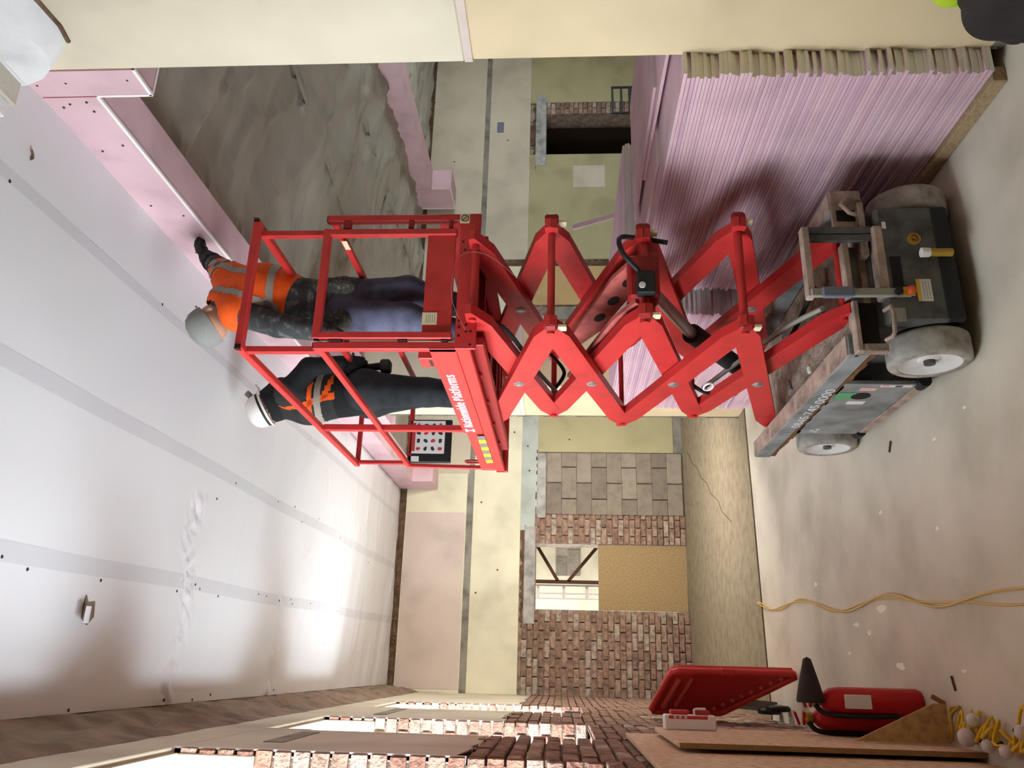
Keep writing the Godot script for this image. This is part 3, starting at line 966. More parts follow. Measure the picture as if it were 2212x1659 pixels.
# ---------------------------------------------------------------- scissor lift
func build_lift() -> void:
	var L := thing("scissor_lift", "red scissor lift on a grey wheeled base, raised with two workers in its railed platform", "scissor lift", V(1.577, 0, -3.75))
	var b: B
	# --- chassis
	bxo(V(1.32, 0.10, -4.60), V(1.84, 0.40, -2.99), "chassis_body", "lift_dark", L, 0.015)
	for s in [-1.0, 1.0]:
		var xo: float = 1.2 if s < 0 else 1.868
		bxo(V(xo, 0.425, -4.63), V(xo + 0.09, 0.512, -3.0), "side_rail", "lift_grey", L, 0.004)
		bxo(V(xo + 0.002, 0.512, -4.62), V(xo + 0.088, 0.517, -3.01), "dust_layer", "dust", L)
	bxo(V(1.29, 0.40, -4.62), V(1.868, 0.425, -3.0), "deck_pan", "dust_dark", L)
	for q in [[1.36, -3.5, 0.03], [1.45, -4.1, 0.05], [1.42, -3.75, 0.025], [1.7, -3.9, 0.06], [1.6, -3.5, 0.05], [1.75, -3.4, 0.05], [1.5, -3.35, 0.035], [1.66, -4.3, 0.05]]:
		b = B.new()
		b.cbox(Transform3D(Basis(Vector3.UP, q[0] * 9.0), V(q[0], 0.43, q[1])), V(q[2] * 1.6, 0.02, q[2]), 0.006)
		obj(b, "plaster_crumb", "gypsum_cream" if q[2] < 0.04 else "dust_dark", L)
	for s in [-1.0, 1.0]:
		var xo: float = 1.2 if s < 0 else 1.938
		var t := B.new()
		t.box(V(xo, 0.105, -4.12), V(xo + 0.02, 0.42, -3.345), 0.003)
		var door := obj(t, "tray_door", "lift_grey", L)
		if s < 0:
			b = B.new()
			b.lathe(Transform3D(Basis(V(0, 0, 1), V(-1, 0, 0), V(0, -1, 0)), V(1.1985, 0.296, -3.50)), [[0.042, 0.0], [0.042, 0.002], [0.0, 0.002]], 20, true)
			obj(b, "lock_hole", "dark", door)
			bxo(V(1.1975, 0.325, -3.545), V(1.2, 0.405, -3.455), "inspection_label", "label_green", door)
			bxo(V(1.1975, 0.248, -3.615), V(1.2, 0.325, -3.575), "rating_label", "label_white", door)
			bxo(V(1.1975, 0.262, -3.425), V(1.2, 0.33, -3.385), "pink_label", "label_pink", door)
			bxo(V(1.1975, 0.125, -3.375), V(1.2, 0.255, -3.348), "warning_label", "label_white", door)
			bxo(V(1.197, 0.222, -3.374), V(1.1974, 0.252, -3.349), "label_band", "label_pink", door)
			bxo(V(1.1968, 0.165, -3.37), V(1.1972, 0.195, -3.353), "label_mark", "ink", door)
			words("0845 745 0000", L, V(1.198, 0.452, -3.71), Vector3.BACK, Vector3.UP, 0.042, 0.60, "white_paint")
			for k in 3:
				bxo(V(1.1982, 0.318 + 0.024 * (k % 2), -4.09 + k * 0.02), V(1.2, 0.336 + 0.024 * (k % 2), -4.075 + k * 0.02), "faded_mark", "label_white", door)
			for q in [[-4.08, 0.005], [-3.99, 0.004]]:
				bxo(V(1.1985, 0.435, q[0] - 0.03), V(1.2, 0.47, q[0] - 0.024), "worn_stroke", "label_grey", L)
	# rusty lip under the left rail and the folded pothole guards
	b = B.new()
	for i in 30:
		b.box(V(1.2, 0.418 - rng.randf() * 0.018, -4.6 + i * 0.0533), V(1.206, 0.432, -4.6 + (i + 1) * 0.0533))
	obj(b, "rust_lip", "rust", L)
	for s in [-1.0, 1.0]:
		var xo: float = 1.2 if s < 0 else 1.93
		bxo(V(xo, 0.055, -4.10), V(xo + 0.025, 0.098, -3.36), "pothole_guard", "dust", L, 0.004)
		for z in [-3.345, -4.13]:
			b = B.new()
			b.tube([V(xo + 0.01, 0.085, z - 0.03), V(xo + 0.01, 0.085, z + 0.03)], 0.028, 10)
			obj(b, "guard_hinge", "black_plastic", L)
	# --- wheels
	for q in [[1.195, -3.1, -1.0], [1.195, -4.42, -1.0], [1.958, -3.1, 1.0], [1.958, -4.42, 1.0]]:
		var xf := Transform3D(Basis(V(0, 0, 1), V(q[2], 0, 0), V(0, q[2], 0)), V(q[0], 0.16, q[1]))
		b = B.new()
		b.lathe(xf, [[0.09, -0.112], [0.150, -0.112], [0.158, -0.104], [0.160, -0.095], [0.160, -0.018], [0.157, -0.007], [0.148, 0.0], [0.122, 0.0], [0.120, -0.004]], 40)
		var wh := obj(b, "wheel", "tyre", L)
		b = B.new()
		b.lathe(xf, [[0.121, -0.003], [0.116, -0.004], [0.106, -0.020], [0.045, -0.026], [0.04, -0.02], [0.0, -0.02]], 36)
		obj(b, "hub", "hub", wh)
		b = B.new()
		b.lathe(xf, [[0.024, -0.035], [0.022, -0.004], [0.0, -0.002]], 14)
		obj(b, "axle_cap", "lift_dark", wh)
		b = B.new()
		b.tube([xf * V(0, -0.1, 0), xf * V(0, -0.2, 0)], 0.06, 14)
		obj(b, "stub_axle", "lift_dark", L)
	# --- front end: bumper, step frame, levers
	bxo(V(1.315, 0.085, -3.0), V(1.835, 0.365, -2.93), "bumper", "lift_dark", L, 0.012)
	bxo(V(1.315, 0.07, -2.99), V(1.835, 0.15, -2.925), "bumper_toe", "black_plastic", L, 0.012)
	b = B.new()
	b.bar(V(1.742, 0.655, -2.95), V(1.424, 0.655, -2.95), 0.045, 0.03, Vector3.UP, 0.004)
	obj(b, "step_frame_top", "dust", L)
	for x in [1.735, 1.70]:
		b = B.new()
		b.bar(V(x, 0.36, -2.955), V(x, 0.645, -2.955), 0.032, 0.02, Vector3.BACK, 0.003)
		obj(b, "step_post", "lift_dark", L)
	bxo(V(1.44, 0.475, -3.03), V(1.69, 0.50, -2.965), "step", "dust", L, 0.004)
	bxo(V(1.42, 0.345, -2.985), V(1.745, 0.385, -2.925), "step", "dust", L, 0.006)
	bxo(V(1.45, 0.385, -3.045), V(1.70, 0.475, -3.03), "step_back", "lift_grey", L)
	bxo(V(1.62, 0.40, -3.20), V(1.868, 0.425, -2.95), "nose_plate", "dust_dark", L)
	bxo(V(1.755, 0.39, -3.0), V(1.95, 0.52, -2.985), "side_bracket", "dust", L, 0.004)
	bxo(V(1.80, 0.42, -2.984), V(1.85, 0.50, -2.98), "bracket_slot", "dark", L)
	b = B.new()
	b.tube([V(1.90, 0.40, -2.98), V(1.90, 0.46, -2.95), V(1.86, 0.49, -2.95), V(1.82, 0.46, -2.95), V(1.82, 0.40, -2.98)], 0.009, 8)
	obj(b, "tie_down_loop", "dust", L)
	b = B.new()
	b.bar(V(1.437, 0.66, -2.925), V(1.437, 0.27, -2.925), 0.036, 0.02, Vector3.BACK, 0.004)
	var lever := obj(b, "control_rail", "label_grey", L)
	b = B.new()
	b.bar(V(1.432, 0.62, -2.91), V(1.432, 0.50, -2.91), 0.045, 0.022, Vector3.BACK, 0.004)
	obj(b, "strap", "blue_grey", lever)
	b = B.new()
	b.lathe(Transform3D(Basis(Vector3.RIGHT, PI / 2), V(1.437, 0.325, -2.914)), [[0.016, 0.0], [0.016, 0.012], [0.0, 0.014]], 14)
	obj(b, "key_switch", "black_plastic", lever)
	bxo(V(1.418, 0.262, -2.914), V(1.456, 0.305, -2.911), "switch_plate", "yellow", lever)
	b = B.new()
	b.lathe(Transform3D(Basis(Vector3.RIGHT, PI / 2), V(1.437, 0.278, -2.912)), [[0.018, 0.0], [0.02, 0.014], [0.012, 0.026], [0.0, 0.028]], 14)
	obj(b, "stop_button", "orange_plastic", lever)
	bxo(V(1.20, 0.47, -3.02), V(1.42, 0.492, -2.955), "corner_plate", "dust", L, 0.004)
	bxo(V(1.2, 0.37, -3.0), V(1.235, 0.47, -2.96), "corner_post", "dust_dark", L, 0.004)
	bxo(V(1.236, 0.39, -3.0), V(1.42, 0.469, -2.985), "corner_recess", "dark", L)
	b = B.new()
	b.tube([V(1.36, 0.385, -2.93), V(1.365, 0.37, -2.895), V(1.33, 0.365, -2.89), V(1.25, 0.372, -2.89), V(1.235, 0.38, -2.895), V(1.235, 0.392, -2.93)], 0.0085, 8)
	obj(b, "pull_handle", "dust", L)
	bxo(V(1.315, 0.302, -2.9295), V(1.372, 0.366, -2.927), "maker_plate", "label_grey", L)
	bxo(V(1.402, 0.188, -2.9295), V(1.498, 0.245, -2.927), "caution_label", "label_white", L)
	bxo(V(1.402, 0.232, -2.9268), V(1.498, 0.245, -2.9262), "caution_stripe", "yellow", L)
	for k in 3:
		bxo(V(1.41, 0.197 + k * 0.011, -2.9268), V(1.49, 0.199 + k * 0.011, -2.9262), "label_line", "label_grey", L)
	bxo(V(1.73, 0.33, -2.93), V(1.76, 0.345, -2.925), "white_tag", "label_white", L)
	bxo(V(1.455, 0.292, -2.932), V(1.60, 0.333, -2.9265), "vent_slot", "dark", L)
	b = B.new()
	b.lathe(Transform3D(Basis(Vector3.RIGHT, PI / 2), V(1.678, 0.228, -2.93)), [[0.026, 0.0], [0.026, 0.012], [0.019, 0.014], [0.017, 0.006], [0.006, 0.006], [0.005, 0.016], [0.0, 0.017]], 18)
	obj(b, "charge_inlet", "brass", L)
	b = B.new()
	b.lathe(Transform3D(Basis(Vector3.RIGHT, PI), V(1.60, 0.222, -2.895)), [[0.0, 0.0], [0.017, 0.002], [0.018, 0.03], [0.016, 0.036], [0.0162, 0.12], [0.0, 0.124]], 14)
	var plug := obj(b, "charger_plug", "yellow_dirty", L)
	b = B.new()
	b.lathe(Transform3D(Basis(), V(1.60, 0.19, -2.895)), [[0.0, 0.0], [0.0185, 0.0], [0.0195, 0.032], [0.0, 0.034]], 14)
	obj(b, "plug_collar", "label_white", plug)
	# --- scissor stack
	var zn := -3.03
	var zf := -4.36
	var py := [0.50, 0.905, 1.31, 1.70, 2.03]
	var arm := func(called: String, x: float, a: Vector2, c: Vector2) -> void:
		# a and c: (z, y) of the pins; ends are cut back at the outer corners
		var d := (c - a)
		var ln := d.length()
		d /= ln
		var hh := 0.054
		var e := 0.055
		var poly := [Vector2(-e, -hh * 0.25), Vector2(-e, hh * 0.25), Vector2(0.09, hh), Vector2(ln - 0.09, hh), Vector2(ln + e, hh * 0.25), Vector2(ln + e, -hh * 0.25), Vector2(ln - 0.09, -hh), Vector2(0.09, -hh)]
		var bb := B.new()
		var xf := Transform3D(Basis(V(0, d.y, d.x), V(0, d.x, -d.y), V(-1, 0, 0)), V(x + 0.045, a.y, a.x))
		bb.prism(poly, xf, 0.045)
		var o := obj(bb, "scissor_arm", "red", L)
		# centre pivot
		var m := (a + c) * 0.5
		bb = B.new()
		bb.lathe(Transform3D(Basis(V(0, 0, 1), V(-1, 0, 0), V(0, -1, 0)), V(x, m.y, m.x)), [[0.028, -0.002], [0.026, 0.003], [0.019, 0.004], [0.018, 0.008], [0.0, 0.009]], 18)
		obj(bb, "pivot_pin", "steel", o)
	for xo in [1.32, 1.775]:
		arm.call("outer", xo, Vector2(zn, py[3]), Vector2(zf, py[4]))
		arm.call("outer", xo + 0.002, Vector2(zn, py[3]), Vector2(zf, py[2]))
		arm.call("outer", xo, Vector2(zn, py[1]), Vector2(zf, py[2]))
		arm.call("outer", xo + 0.002, Vector2(zn, py[1]), Vector2(zf, py[0]))
	for xi in [1.372, 1.723]:
		arm.call("inner", xi, Vector2(zn, py[4]), Vector2(zf, py[3]))
		arm.call("inner", xi + 0.002, Vector2(zn, py[2]), Vector2(zf, py[3]))
		arm.call("inner", xi, Vector2(zn, py[2]), Vector2(zf, py[1]))
		arm.call("inner", xi + 0.002, Vector2(zn, py[0]), Vector2(zf, py[1]))
	for q in [[zn, 3, 0.016, 1.30, 1.84], [zn, 1, 0.018, 1.30, 1.84], [zn, 2, 0.022, 1.35, 1.79], [zf, 2, 0.014, 1.31, 1.83], [zf, 1, 0.016, 1.36, 1.78], [zf, 3, 0.016, 1.36, 1.78], [zf, 0, 0.016, 1.31, 1.83], [zn, 0, 0.016, 1.36, 1.78], [zf, 4, 0.016, 1.31, 1.83], [zn, 4, 0.016, 1.36, 1.78]]:
		b = B.new()
		b.tube([V(q[3], py[q[1]], q[0]), V(q[4], py[q[1]], q[0])], q[2], 12)
		obj(b, "cross_tube", "red", L)
	# end caps that close the chamfered tips
	for q in [[1.305, 3], [1.305, 1], [1.80, 3], [1.80, 1], [1.36, 2], [1.75, 2]]:
		bxo(V(q[0], py[q[1]] - 0.03, zn + 0.015), V(q[0] + 0.055, py[q[1]] + 0.03, zn + 0.05), "end_block", "red_dark", L, 0.012)
		bxo(V(q[0] + 0.018, py[q[1]] - 0.066, zn - 0.02), V(q[0] + 0.034, py[q[1]] - 0.028, zn + 0.022), "wear_pad", "label_cream", L, 0.003)
	# cylinder mount between the inner arms: slotted web plates, ram, hoses
	for x in [1.46, 1.66]:
		b = B.new()
		var d := Vector2(zf - zn, py[3] - py[2]).normalized()
		var xf := Transform3D(Basis(V(0, d.y, d.x), V(0, d.x, -d.y), V(-1, 0, 0)), V(x, py[2], zn))
		b.prism([Vector2(0.0, -0.04), Vector2(0.05, 0.07), Vector2(0.75, 0.07), Vector2(0.95, 0.03), Vector2(0.95, -0.05), Vector2(0.2, -0.07)], xf, 0.02)
		var plate := obj(b, "web_plate", "red_dusty", L)
		for k in 3:
			b = B.new()
			var c := []
			for i in 14:
				c.append(Vector2(0.2 + k * 0.2 + 0.05 * cos(TAU * i / 14), 0.012 + 0.026 * sin(TAU * i / 14)))
			b.prism(c, Transform3D(xf.basis, xf.origin + V(0.001, 0, 0)), 0.022)
			obj(b, "oval_slot", "dark", plate)
	b = B.new()
	b.bar(V(1.46, 1.31, -3.06), V(1.66, 1.31, -3.06), 0.11, 0.13, Vector3.UP, 0.012)
	obj(b, "ram_head", "red_dark", L)
	b = B.new()
	b.tube([V(1.56, 0.60, -4.22), V(1.56, 1.02, -3.62)], 0.05, 16)
	obj(b, "lift_ram", "black_plastic", L)
	b = B.new()
	b.tube([V(1.56, 1.02, -3.62), V(1.56, 1.29, -3.10)], 0.028, 14)
	obj(b, "ram_rod", "steel", L)
	bxo(V(1.455, 1.27, -3.005), V(1.56, 1.345, -2.955), "valve_block", "black_plastic", L, 0.006)
	b = B.new()
	b.lathe(Transform3D(Basis(Vector3.RIGHT, PI / 2), V(1.49, 1.325, -2.957)), [[0.014, 0.0], [0.014, 0.006], [0.0, 0.007]], 14)
	obj(b, "valve_button", "label_white", L)
	for q in [[V(1.57, 1.33, -2.99), V(1.64, 1.40, -2.96), V(1.73, 1.41, -2.99), V(1.76, 1.34, -3.04), V(1.74, 1.20, -3.05)], [V(1.43, 2.02, -3.1), V(1.43, 1.9, -3.3), V(1.43, 1.78, -3.8), V(1.45, 1.68, -4.2)], [V(1.45, 0.86, -4.2), V(1.43, 0.72, -3.95), V(1.46, 0.6, -3.6), V(1.6, 0.55, -3.2)], [V(1.44, 0.98, -4.0), V(1.40, 0.88, -4.05), V(1.42, 0.72, -4.12), V(1.5, 0.70, -4.25)], [V(1.72, 1.72, -4.3), V(1.6, 1.64, -4.28), V(1.5, 1.70, -4.3)]]:
		b = B.new()
		b.tube(smooth(q, 6), 0.011, 8)
		obj(b, "hydraulic_hose", "black_plastic", L)
	b = B.new()
	b.tube(smooth([V(1.45, 0.56, -3.1), V(1.5, 0.62, -3.4), V(1.52, 0.74, -3.9), V(1.5, 0.86, -4.25)], 6), 0.013, 8)
	obj(b, "cable_sleeve", "label_grey", L)
	b = B.new()
	var loop := []
	for i in 17:
		loop.append(V(1.318, 0.935 + 0.022 * sin(TAU * i / 16), -3.72 + 0.05 * cos(TAU * i / 16)))
	b.tube(loop, 0.006, 6)
	obj(b, "cable_tie_loop", "label_white", L)
	# --- platform
	platform(L)

func smooth(p: Array, per: int) -> Array:
	var o := []
	for i in p.size() - 1:
		var a: Vector3 = p[maxi(i - 1, 0)]
		var d: Vector3 = p[mini(i + 2, p.size() - 1)]
		for k in per:
			o.append(p[i].cubic_interpolate(p[i + 1], a, d, float(k) / per))
	o.append(p[-1])
	return o

func rail(L: Node, called: String, a: Vector3, c: Vector3, w := 0.034, caps := false) -> void:
	var b := B.new()
	b.bar(a, c, w, w, Vector3.UP if absf((c - a).normalized().y) < 0.9 else Vector3.BACK, 0.004)
	var o := obj(b, called, "red", L)
	if caps:
		b = B.new()
		var d := (c - a).normalized()
		b.bar(c, c + d * 0.003, w * 0.8, w * 0.8, Vector3.UP if absf(d.y) < 0.9 else Vector3.BACK)
		obj(b, "tube_plug", "tube_end", o)

func platform(L: Node) -> void:
	var b: B
	var x0 := 1.267
	var x1 := 1.868
	var zf := -3.087
	var zm := -4.34
	var zr := -5.19
	# deck and its channels
	bxo(V(1.27, 2.055, -5.28), V(1.885, 2.085, -3.09), "deck", "red_dark", L, 0.004)
	bxo(V(1.25, 2.04, -5.30), V(1.285, 2.10, -3.07), "deck_channel", "red", L, 0.004)
	bxo(V(1.87, 2.04, -5.30), V(1.905, 2.10, -3.07), "deck_channel", "red", L, 0.004)
	bxo(V(1.25, 2.02, -5.31), V(1.905, 2.10, -5.28), "deck_channel", "red", L, 0.004)
	bxo(V(1.30, 1.99, -4.9), V(1.34, 2.05, -3.15), "roller_track", "red_dark", L, 0.004)
	bxo(V(1.80, 1.99, -4.9), V(1.84, 2.05, -3.15), "roller_track", "red_dark", L, 0.004)
	for z in [-3.5, -3.9, -4.3, -4.7]:
		bxo(V(1.285, 2.03, z - 0.02), V(1.87, 2.056, z + 0.02), "deck_joist", "red_dark", L)
	bxo(V(1.25, 2.10, zm), V(1.262, 2.215, -3.07), "toe_board", "red", L, 0.002)
	bxo(V(1.893, 2.10, zm), V(1.905, 2.215, -3.07), "toe_board", "red", L, 0.002)
	bxo(V(1.258, 2.10, -5.28), V(1.27, 2.20, zm), "toe_board", "red", L, 0.002)
	bxo(V(1.885, 2.10, -5.28), V(1.897, 2.20, zm), "toe_board", "red", L, 0.002)
	bxo(V(1.26, 2.10, -5.295), V(1.895, 2.20, -5.283), "toe_board", "red", L, 0.002)
	words("Nationwide Platforms", L, V(1.249, 2.168, -3.80), Vector3.BACK, Vector3.UP, 0.052, 0.84, "white_paint", "lettering", "Droid Sans", true)
	for q in [[0.0, 0.05, 0.006], [0.02, 0.014, 0.026], [-0.02, 0.014, 0.026]]:
		bxo(V(1.2485, 2.17 + q[0] - q[1] * 0.5, -4.285 - q[2]), V(1.25, 2.17 + q[0] + q[1] * 0.5, -4.285 + q[2]), "emblem", "white_paint", L)
	for k in 4:
		var z := -4.47 - k * 0.16
		b = B.new()
		b.prism([Vector2(0, 0), Vector2(0.075, 0), Vector2(0.085, 0.045), Vector2(0.01, 0.045)], Transform3D(Basis(V(0, 0, -1), Vector3.UP, Vector3.RIGHT), V(1.2465, 2.098, z)), 0.003)
		obj(b, "yellow_stripe", "yellow", L)
		b = B.new()
		b.prism([Vector2(0, 0), Vector2(0.075, 0), Vector2(0.085, 0.045), Vector2(0.01, 0.045)], Transform3D(Basis(V(0, 0, -1), Vector3.UP, Vector3.RIGHT), V(1.2467, 2.098, z + 0.08)), 0.003)
		obj(b, "black_stripe", "grey_metal", L)
	# front plate with bolt holes, no-step badge
	bxo(V(1.25, 2.015, -3.078), V(1.905, 2.106, -3.066), "front_plate", "red", L, 0.003)
	for q in [[1.31, 2.09], [1.33, 2.06], [1.35, 2.09], [1.38, 2.09], [1.36, 2.06], [1.40, 2.06], [1.72, 2.08], [1.76, 2.09], [1.79, 2.06], [1.75, 2.06], [1.27, 2.04], [1.33, 2.04]]:
		b = B.new()
		b.lathe(Transform3D(Basis(Vector3.RIGHT, PI / 2), V(q[0], q[1], -3.066)), [[0.006, 0.0], [0.006, 0.001], [0.0, 0.001]], 8, true)
		obj(b, "bolt_hole", "tube_end", L)
	bxo(V(1.855, 2.066, -3.066), V(1.902, 2.11, -3.0635), "badge", "label_cream", L, 0.001)
	b = B.new()
	var ring := []
	for i in 21:
		ring.append(V(1.878 + 0.016 * cos(TAU * i / 20), 2.088 + 0.016 * sin(TAU * i / 20), -3.063))
	b.tube(ring, 0.002, 5)
	b.tube([V(1.867, 2.099, -3.063), V(1.889, 2.077, -3.063)], 0.002, 5)
	obj(b, "badge_symbol", "ink", L)
	# posts: low ones carry the mid rail, the folding upper frame stands on them
	rail(L, "corner_post", V(x0, 2.09, zf), V(x0, 2.715, zf), 0.034, true)
	rail(L, "corner_post", V(1.888, 2.09, zf), V(1.888, 2.715, zf), 0.034, true)
	rail(L, "mid_rail", V(x0, 2.69, zf), V(x0, 2.69, zr), 0.03)
	rail(L, "mid_rail", V(x1 + 0.02, 2.69, zf), V(x1 + 0.02, 2.69, zr), 0.03)
	rail(L, "top_rail", V(x0, 3.04, zf), V(x0, 3.04, zr), 0.034)
	rail(L, "top_rail", V(x1, 3.04, zf), V(x1, 3.04, zr), 0.034)
	rail(L, "front_top_rail", V(x0 - 0.015, 3.04, zf), V(x1 + 0.015, 3.04, zf), 0.036)
	for x in [x0 - 0.018, x1 + 0.017]:
		bxo(V(x - 0.001, 3.028, zf + 0.004), V(x + 0.002, 3.052, zf + 0.03), "tube_plug", "tube_end", L)
		bxo(V(x - 0.012 if x > 1.5 else x + 0.0, 3.028, zf + 0.0185), V(x + 0.0 if x > 1.5 else x + 0.024, 3.054, zf + 0.0195), "tube_plug", "tube_end", L)
	rail(L, "upper_post", V(x0 + 0.004, 2.70, zf - 0.05), V(x0 + 0.004, 3.03, zf - 0.05), 0.03)
	rail(L, "upper_post", V(x1 - 0.03, 2.70, zf - 0.04), V(x1 - 0.03, 3.03, zf - 0.04), 0.03)
	rail(L, "rear_post", V(x0 + 0.008, 2.10, zm), V(x0 + 0.008, 3.03, zm), 0.036)
	rail(L, "rear_post", V(x1, 2.10, zm), V(x1, 3.03, zm), 0.036)
	rail(L, "extension_post", V(x0 + 0.01, 2.69, zr + 0.02), V(x0 + 0.01, 3.03, zr + 0.02), 0.026)
	rail(L, "extension_post", V(x0, 2.08, zr - 0.06), V(x0, 2.70, zr - 0.02), 0.026)
	rail(L, "extension_post", V(x1, 2.08, zr - 0.03), V(x1, 3.03, zr - 0.03), 0.026)
	rail(L, "rear_top_rail", V(x0, 3.04, zr), V(x1, 3.04, zr), 0.03)
	rail(L, "rear_mid_rail", V(x0, 2.685, zr), V(x1, 2.685, zr), 0.03)
	# gate with its kick plate
	rail(L, "gate_post", V(1.312, 2.12, zf + 0.01), V(1.312, 2.72, zf + 0.01), 0.032)
	rail(L, "gate_post", V(1.812, 2.12, zf + 0.01), V(1.812, 2.72, zf + 0.01), 0.032)
	rail(L, "gate_bar", V(1.296, 2.705, zf + 0.01), V(1.83, 2.705, zf + 0.01), 0.034)
	bxo(V(1.328, 2.125, zf + 0.006), V(1.80, 2.25, zf + 0.014), "kick_plate", "red", L, 0.002)
	bxo(V(1.364, 2.188, zf + 0.014), V(1.42, 2.252, zf + 0.0165), "instruction_label", "label_cream", L)
	for k in 5:
		bxo(V(1.372, 2.196 + k * 0.009, zf + 0.0165), V(1.412, 2.199 + k * 0.009, zf + 0.017), "label_line", "label_grey", L)
	for q in [[2.62, 0.03], [2.33, 0.02], [2.15, 0.015]]:
		bxo(V(1.285, q[0] - q[1], zf), V(1.30, q[0] + q[1], zf + 0.02), "gate_hinge", "tube_end", L, 0.003)
		bxo(V(1.832, q[0] - q[1] * 0.6, zf), V(1.872, q[0] + q[1] * 0.6, zf + 0.02), "gate_latch", "red_dark", L, 0.003)
	bxo(V(1.283, 2.35, zf - 0.01), V(1.297, 2.56, zf + 0.012), "white_strip", "label_white", L, 0.003)
	for z in [[-3.25, 2.66], [-3.6, 3.02]]:
		bxo(V(x1 - 0.018, z[1], z[0] - 0.04), V(x1 - 0.016, z[1] + 0.025, z[0] + 0.04), "worn_patch", "label_cream", L)
	# lashing ring, socket box, gate pin, loose wire
	b = B.new()
	var rg := []
	for i in 13:
		rg.append(V(1.262, 2.255 + 0.03 * sin(PI * i / 12.0), -5.06 + 0.03 * cos(PI * i / 12.0)))
	rg.push_front(V(1.262, 2.20, -5.03))
	rg.push_back(V(1.262, 2.20, -5.09))
	b.tube(rg, 0.007, 8)
	obj(b, "lashing_ring", "red_dark", L)
	bxo(V(1.262, 2.215, -3.32), V(1.32, 2.285, -3.21), "socket_box", "red", L, 0.004)
	bxo(V(1.2612, 2.225, -3.30), V(1.262, 2.24, -3.23), "socket_print", "ink", L)
	b = B.new()
	b.tube(smooth([V(1.33, 2.06, -3.06), V(1.45, 2.115, -2.98), V(1.62, 2.09, -2.95), V(1.66, 1.98, -3.0), V(1.6, 1.85, -3.1)], 8), 0.0009, 5)
	obj(b, "loose_wire", "grey_metal", L)
	# picture board of operating rules on the rear rails
	bxo(V(1.285, 2.405, zr - 0.02), V(1.585, 2.70, zr + 0.012), "control_panel", "black_plastic", L, 0.004)
	bxo(V(1.345, 2.45, zr + 0.012), V(1.575, 2.685, zr + 0.015), "rules_sheet", "label_white", L)
	bxo(V(1.36, 2.652, zr + 0.015), V(1.56, 2.678, zr + 0.0155), "rules_heading", "label_red", L)
	bxo(V(1.29, 2.62, zr + 0.012), V(1.325, 2.69, zr + 0.015), "plate", "label_white", L)
	for r in 4:
		for c in 4:
			var px := 1.378 + c * 0.055
			var pyy := 2.63 - r * 0.05
			b = B.new()
			var pic := []
			var kk := 7 + (r * 3 + c) % 3
			for i in kk:
				var rad := 0.017 * (0.55 + 0.45 * absf(sin(i * 2.3 + r + c * 1.7)))
				pic.append(Vector2(px + rad * cos(TAU * i / kk), pyy + rad * sin(TAU * i / kk)))
			b.prism(pic, Transform3D(Basis(), V(0, 0, zr + 0.015)), 0.0006)
			obj(b, "pictogram", "label_red" if (r + c) % 3 == 0 else "ink", L)

# ---------------------------------------------------------------- plasterboard
func sheet_mesh(ln: float, wd: float, th: float) -> ArrayMesh:
	# origin: near, left, lower corner; paper wraps the faces and long edges, the cut ends show the core
	var paper := B.new()
	var core := B.new()
	var e := 0.0032
	var pr := [Vector2(0, e), Vector2(0, th - e), Vector2(e, th), Vector2(wd - e, th), Vector2(wd, th - e), Vector2(wd, e), Vector2(wd - e, 0), Vector2(e, 0)]
	for i in pr.size():
		var a: Vector2 = pr[i]
		var c: Vector2 = pr[(i + 1) % pr.size()]
		var o := Vector3(-(c.y - a.y), c.x - a.x, 0)
		paper.quad(V(a.x, a.y, 0), V(c.x, c.y, 0), V(c.x, c.y, -ln), V(a.x, a.y, -ln), o)
	for z in [0.0, -ln]:
		for i in range(1, pr.size() - 1):
			core.tri(V(pr[0].x, pr[0].y, z), V(pr[i].x, pr[i].y, z), V(pr[i + 1].x, pr[i + 1].y, z), V(0, 0, 1 if z == 0.0 else -1))
	var m := ArrayMesh.new()
	paper.add_to(m)
	core.add_to(m)
	return m

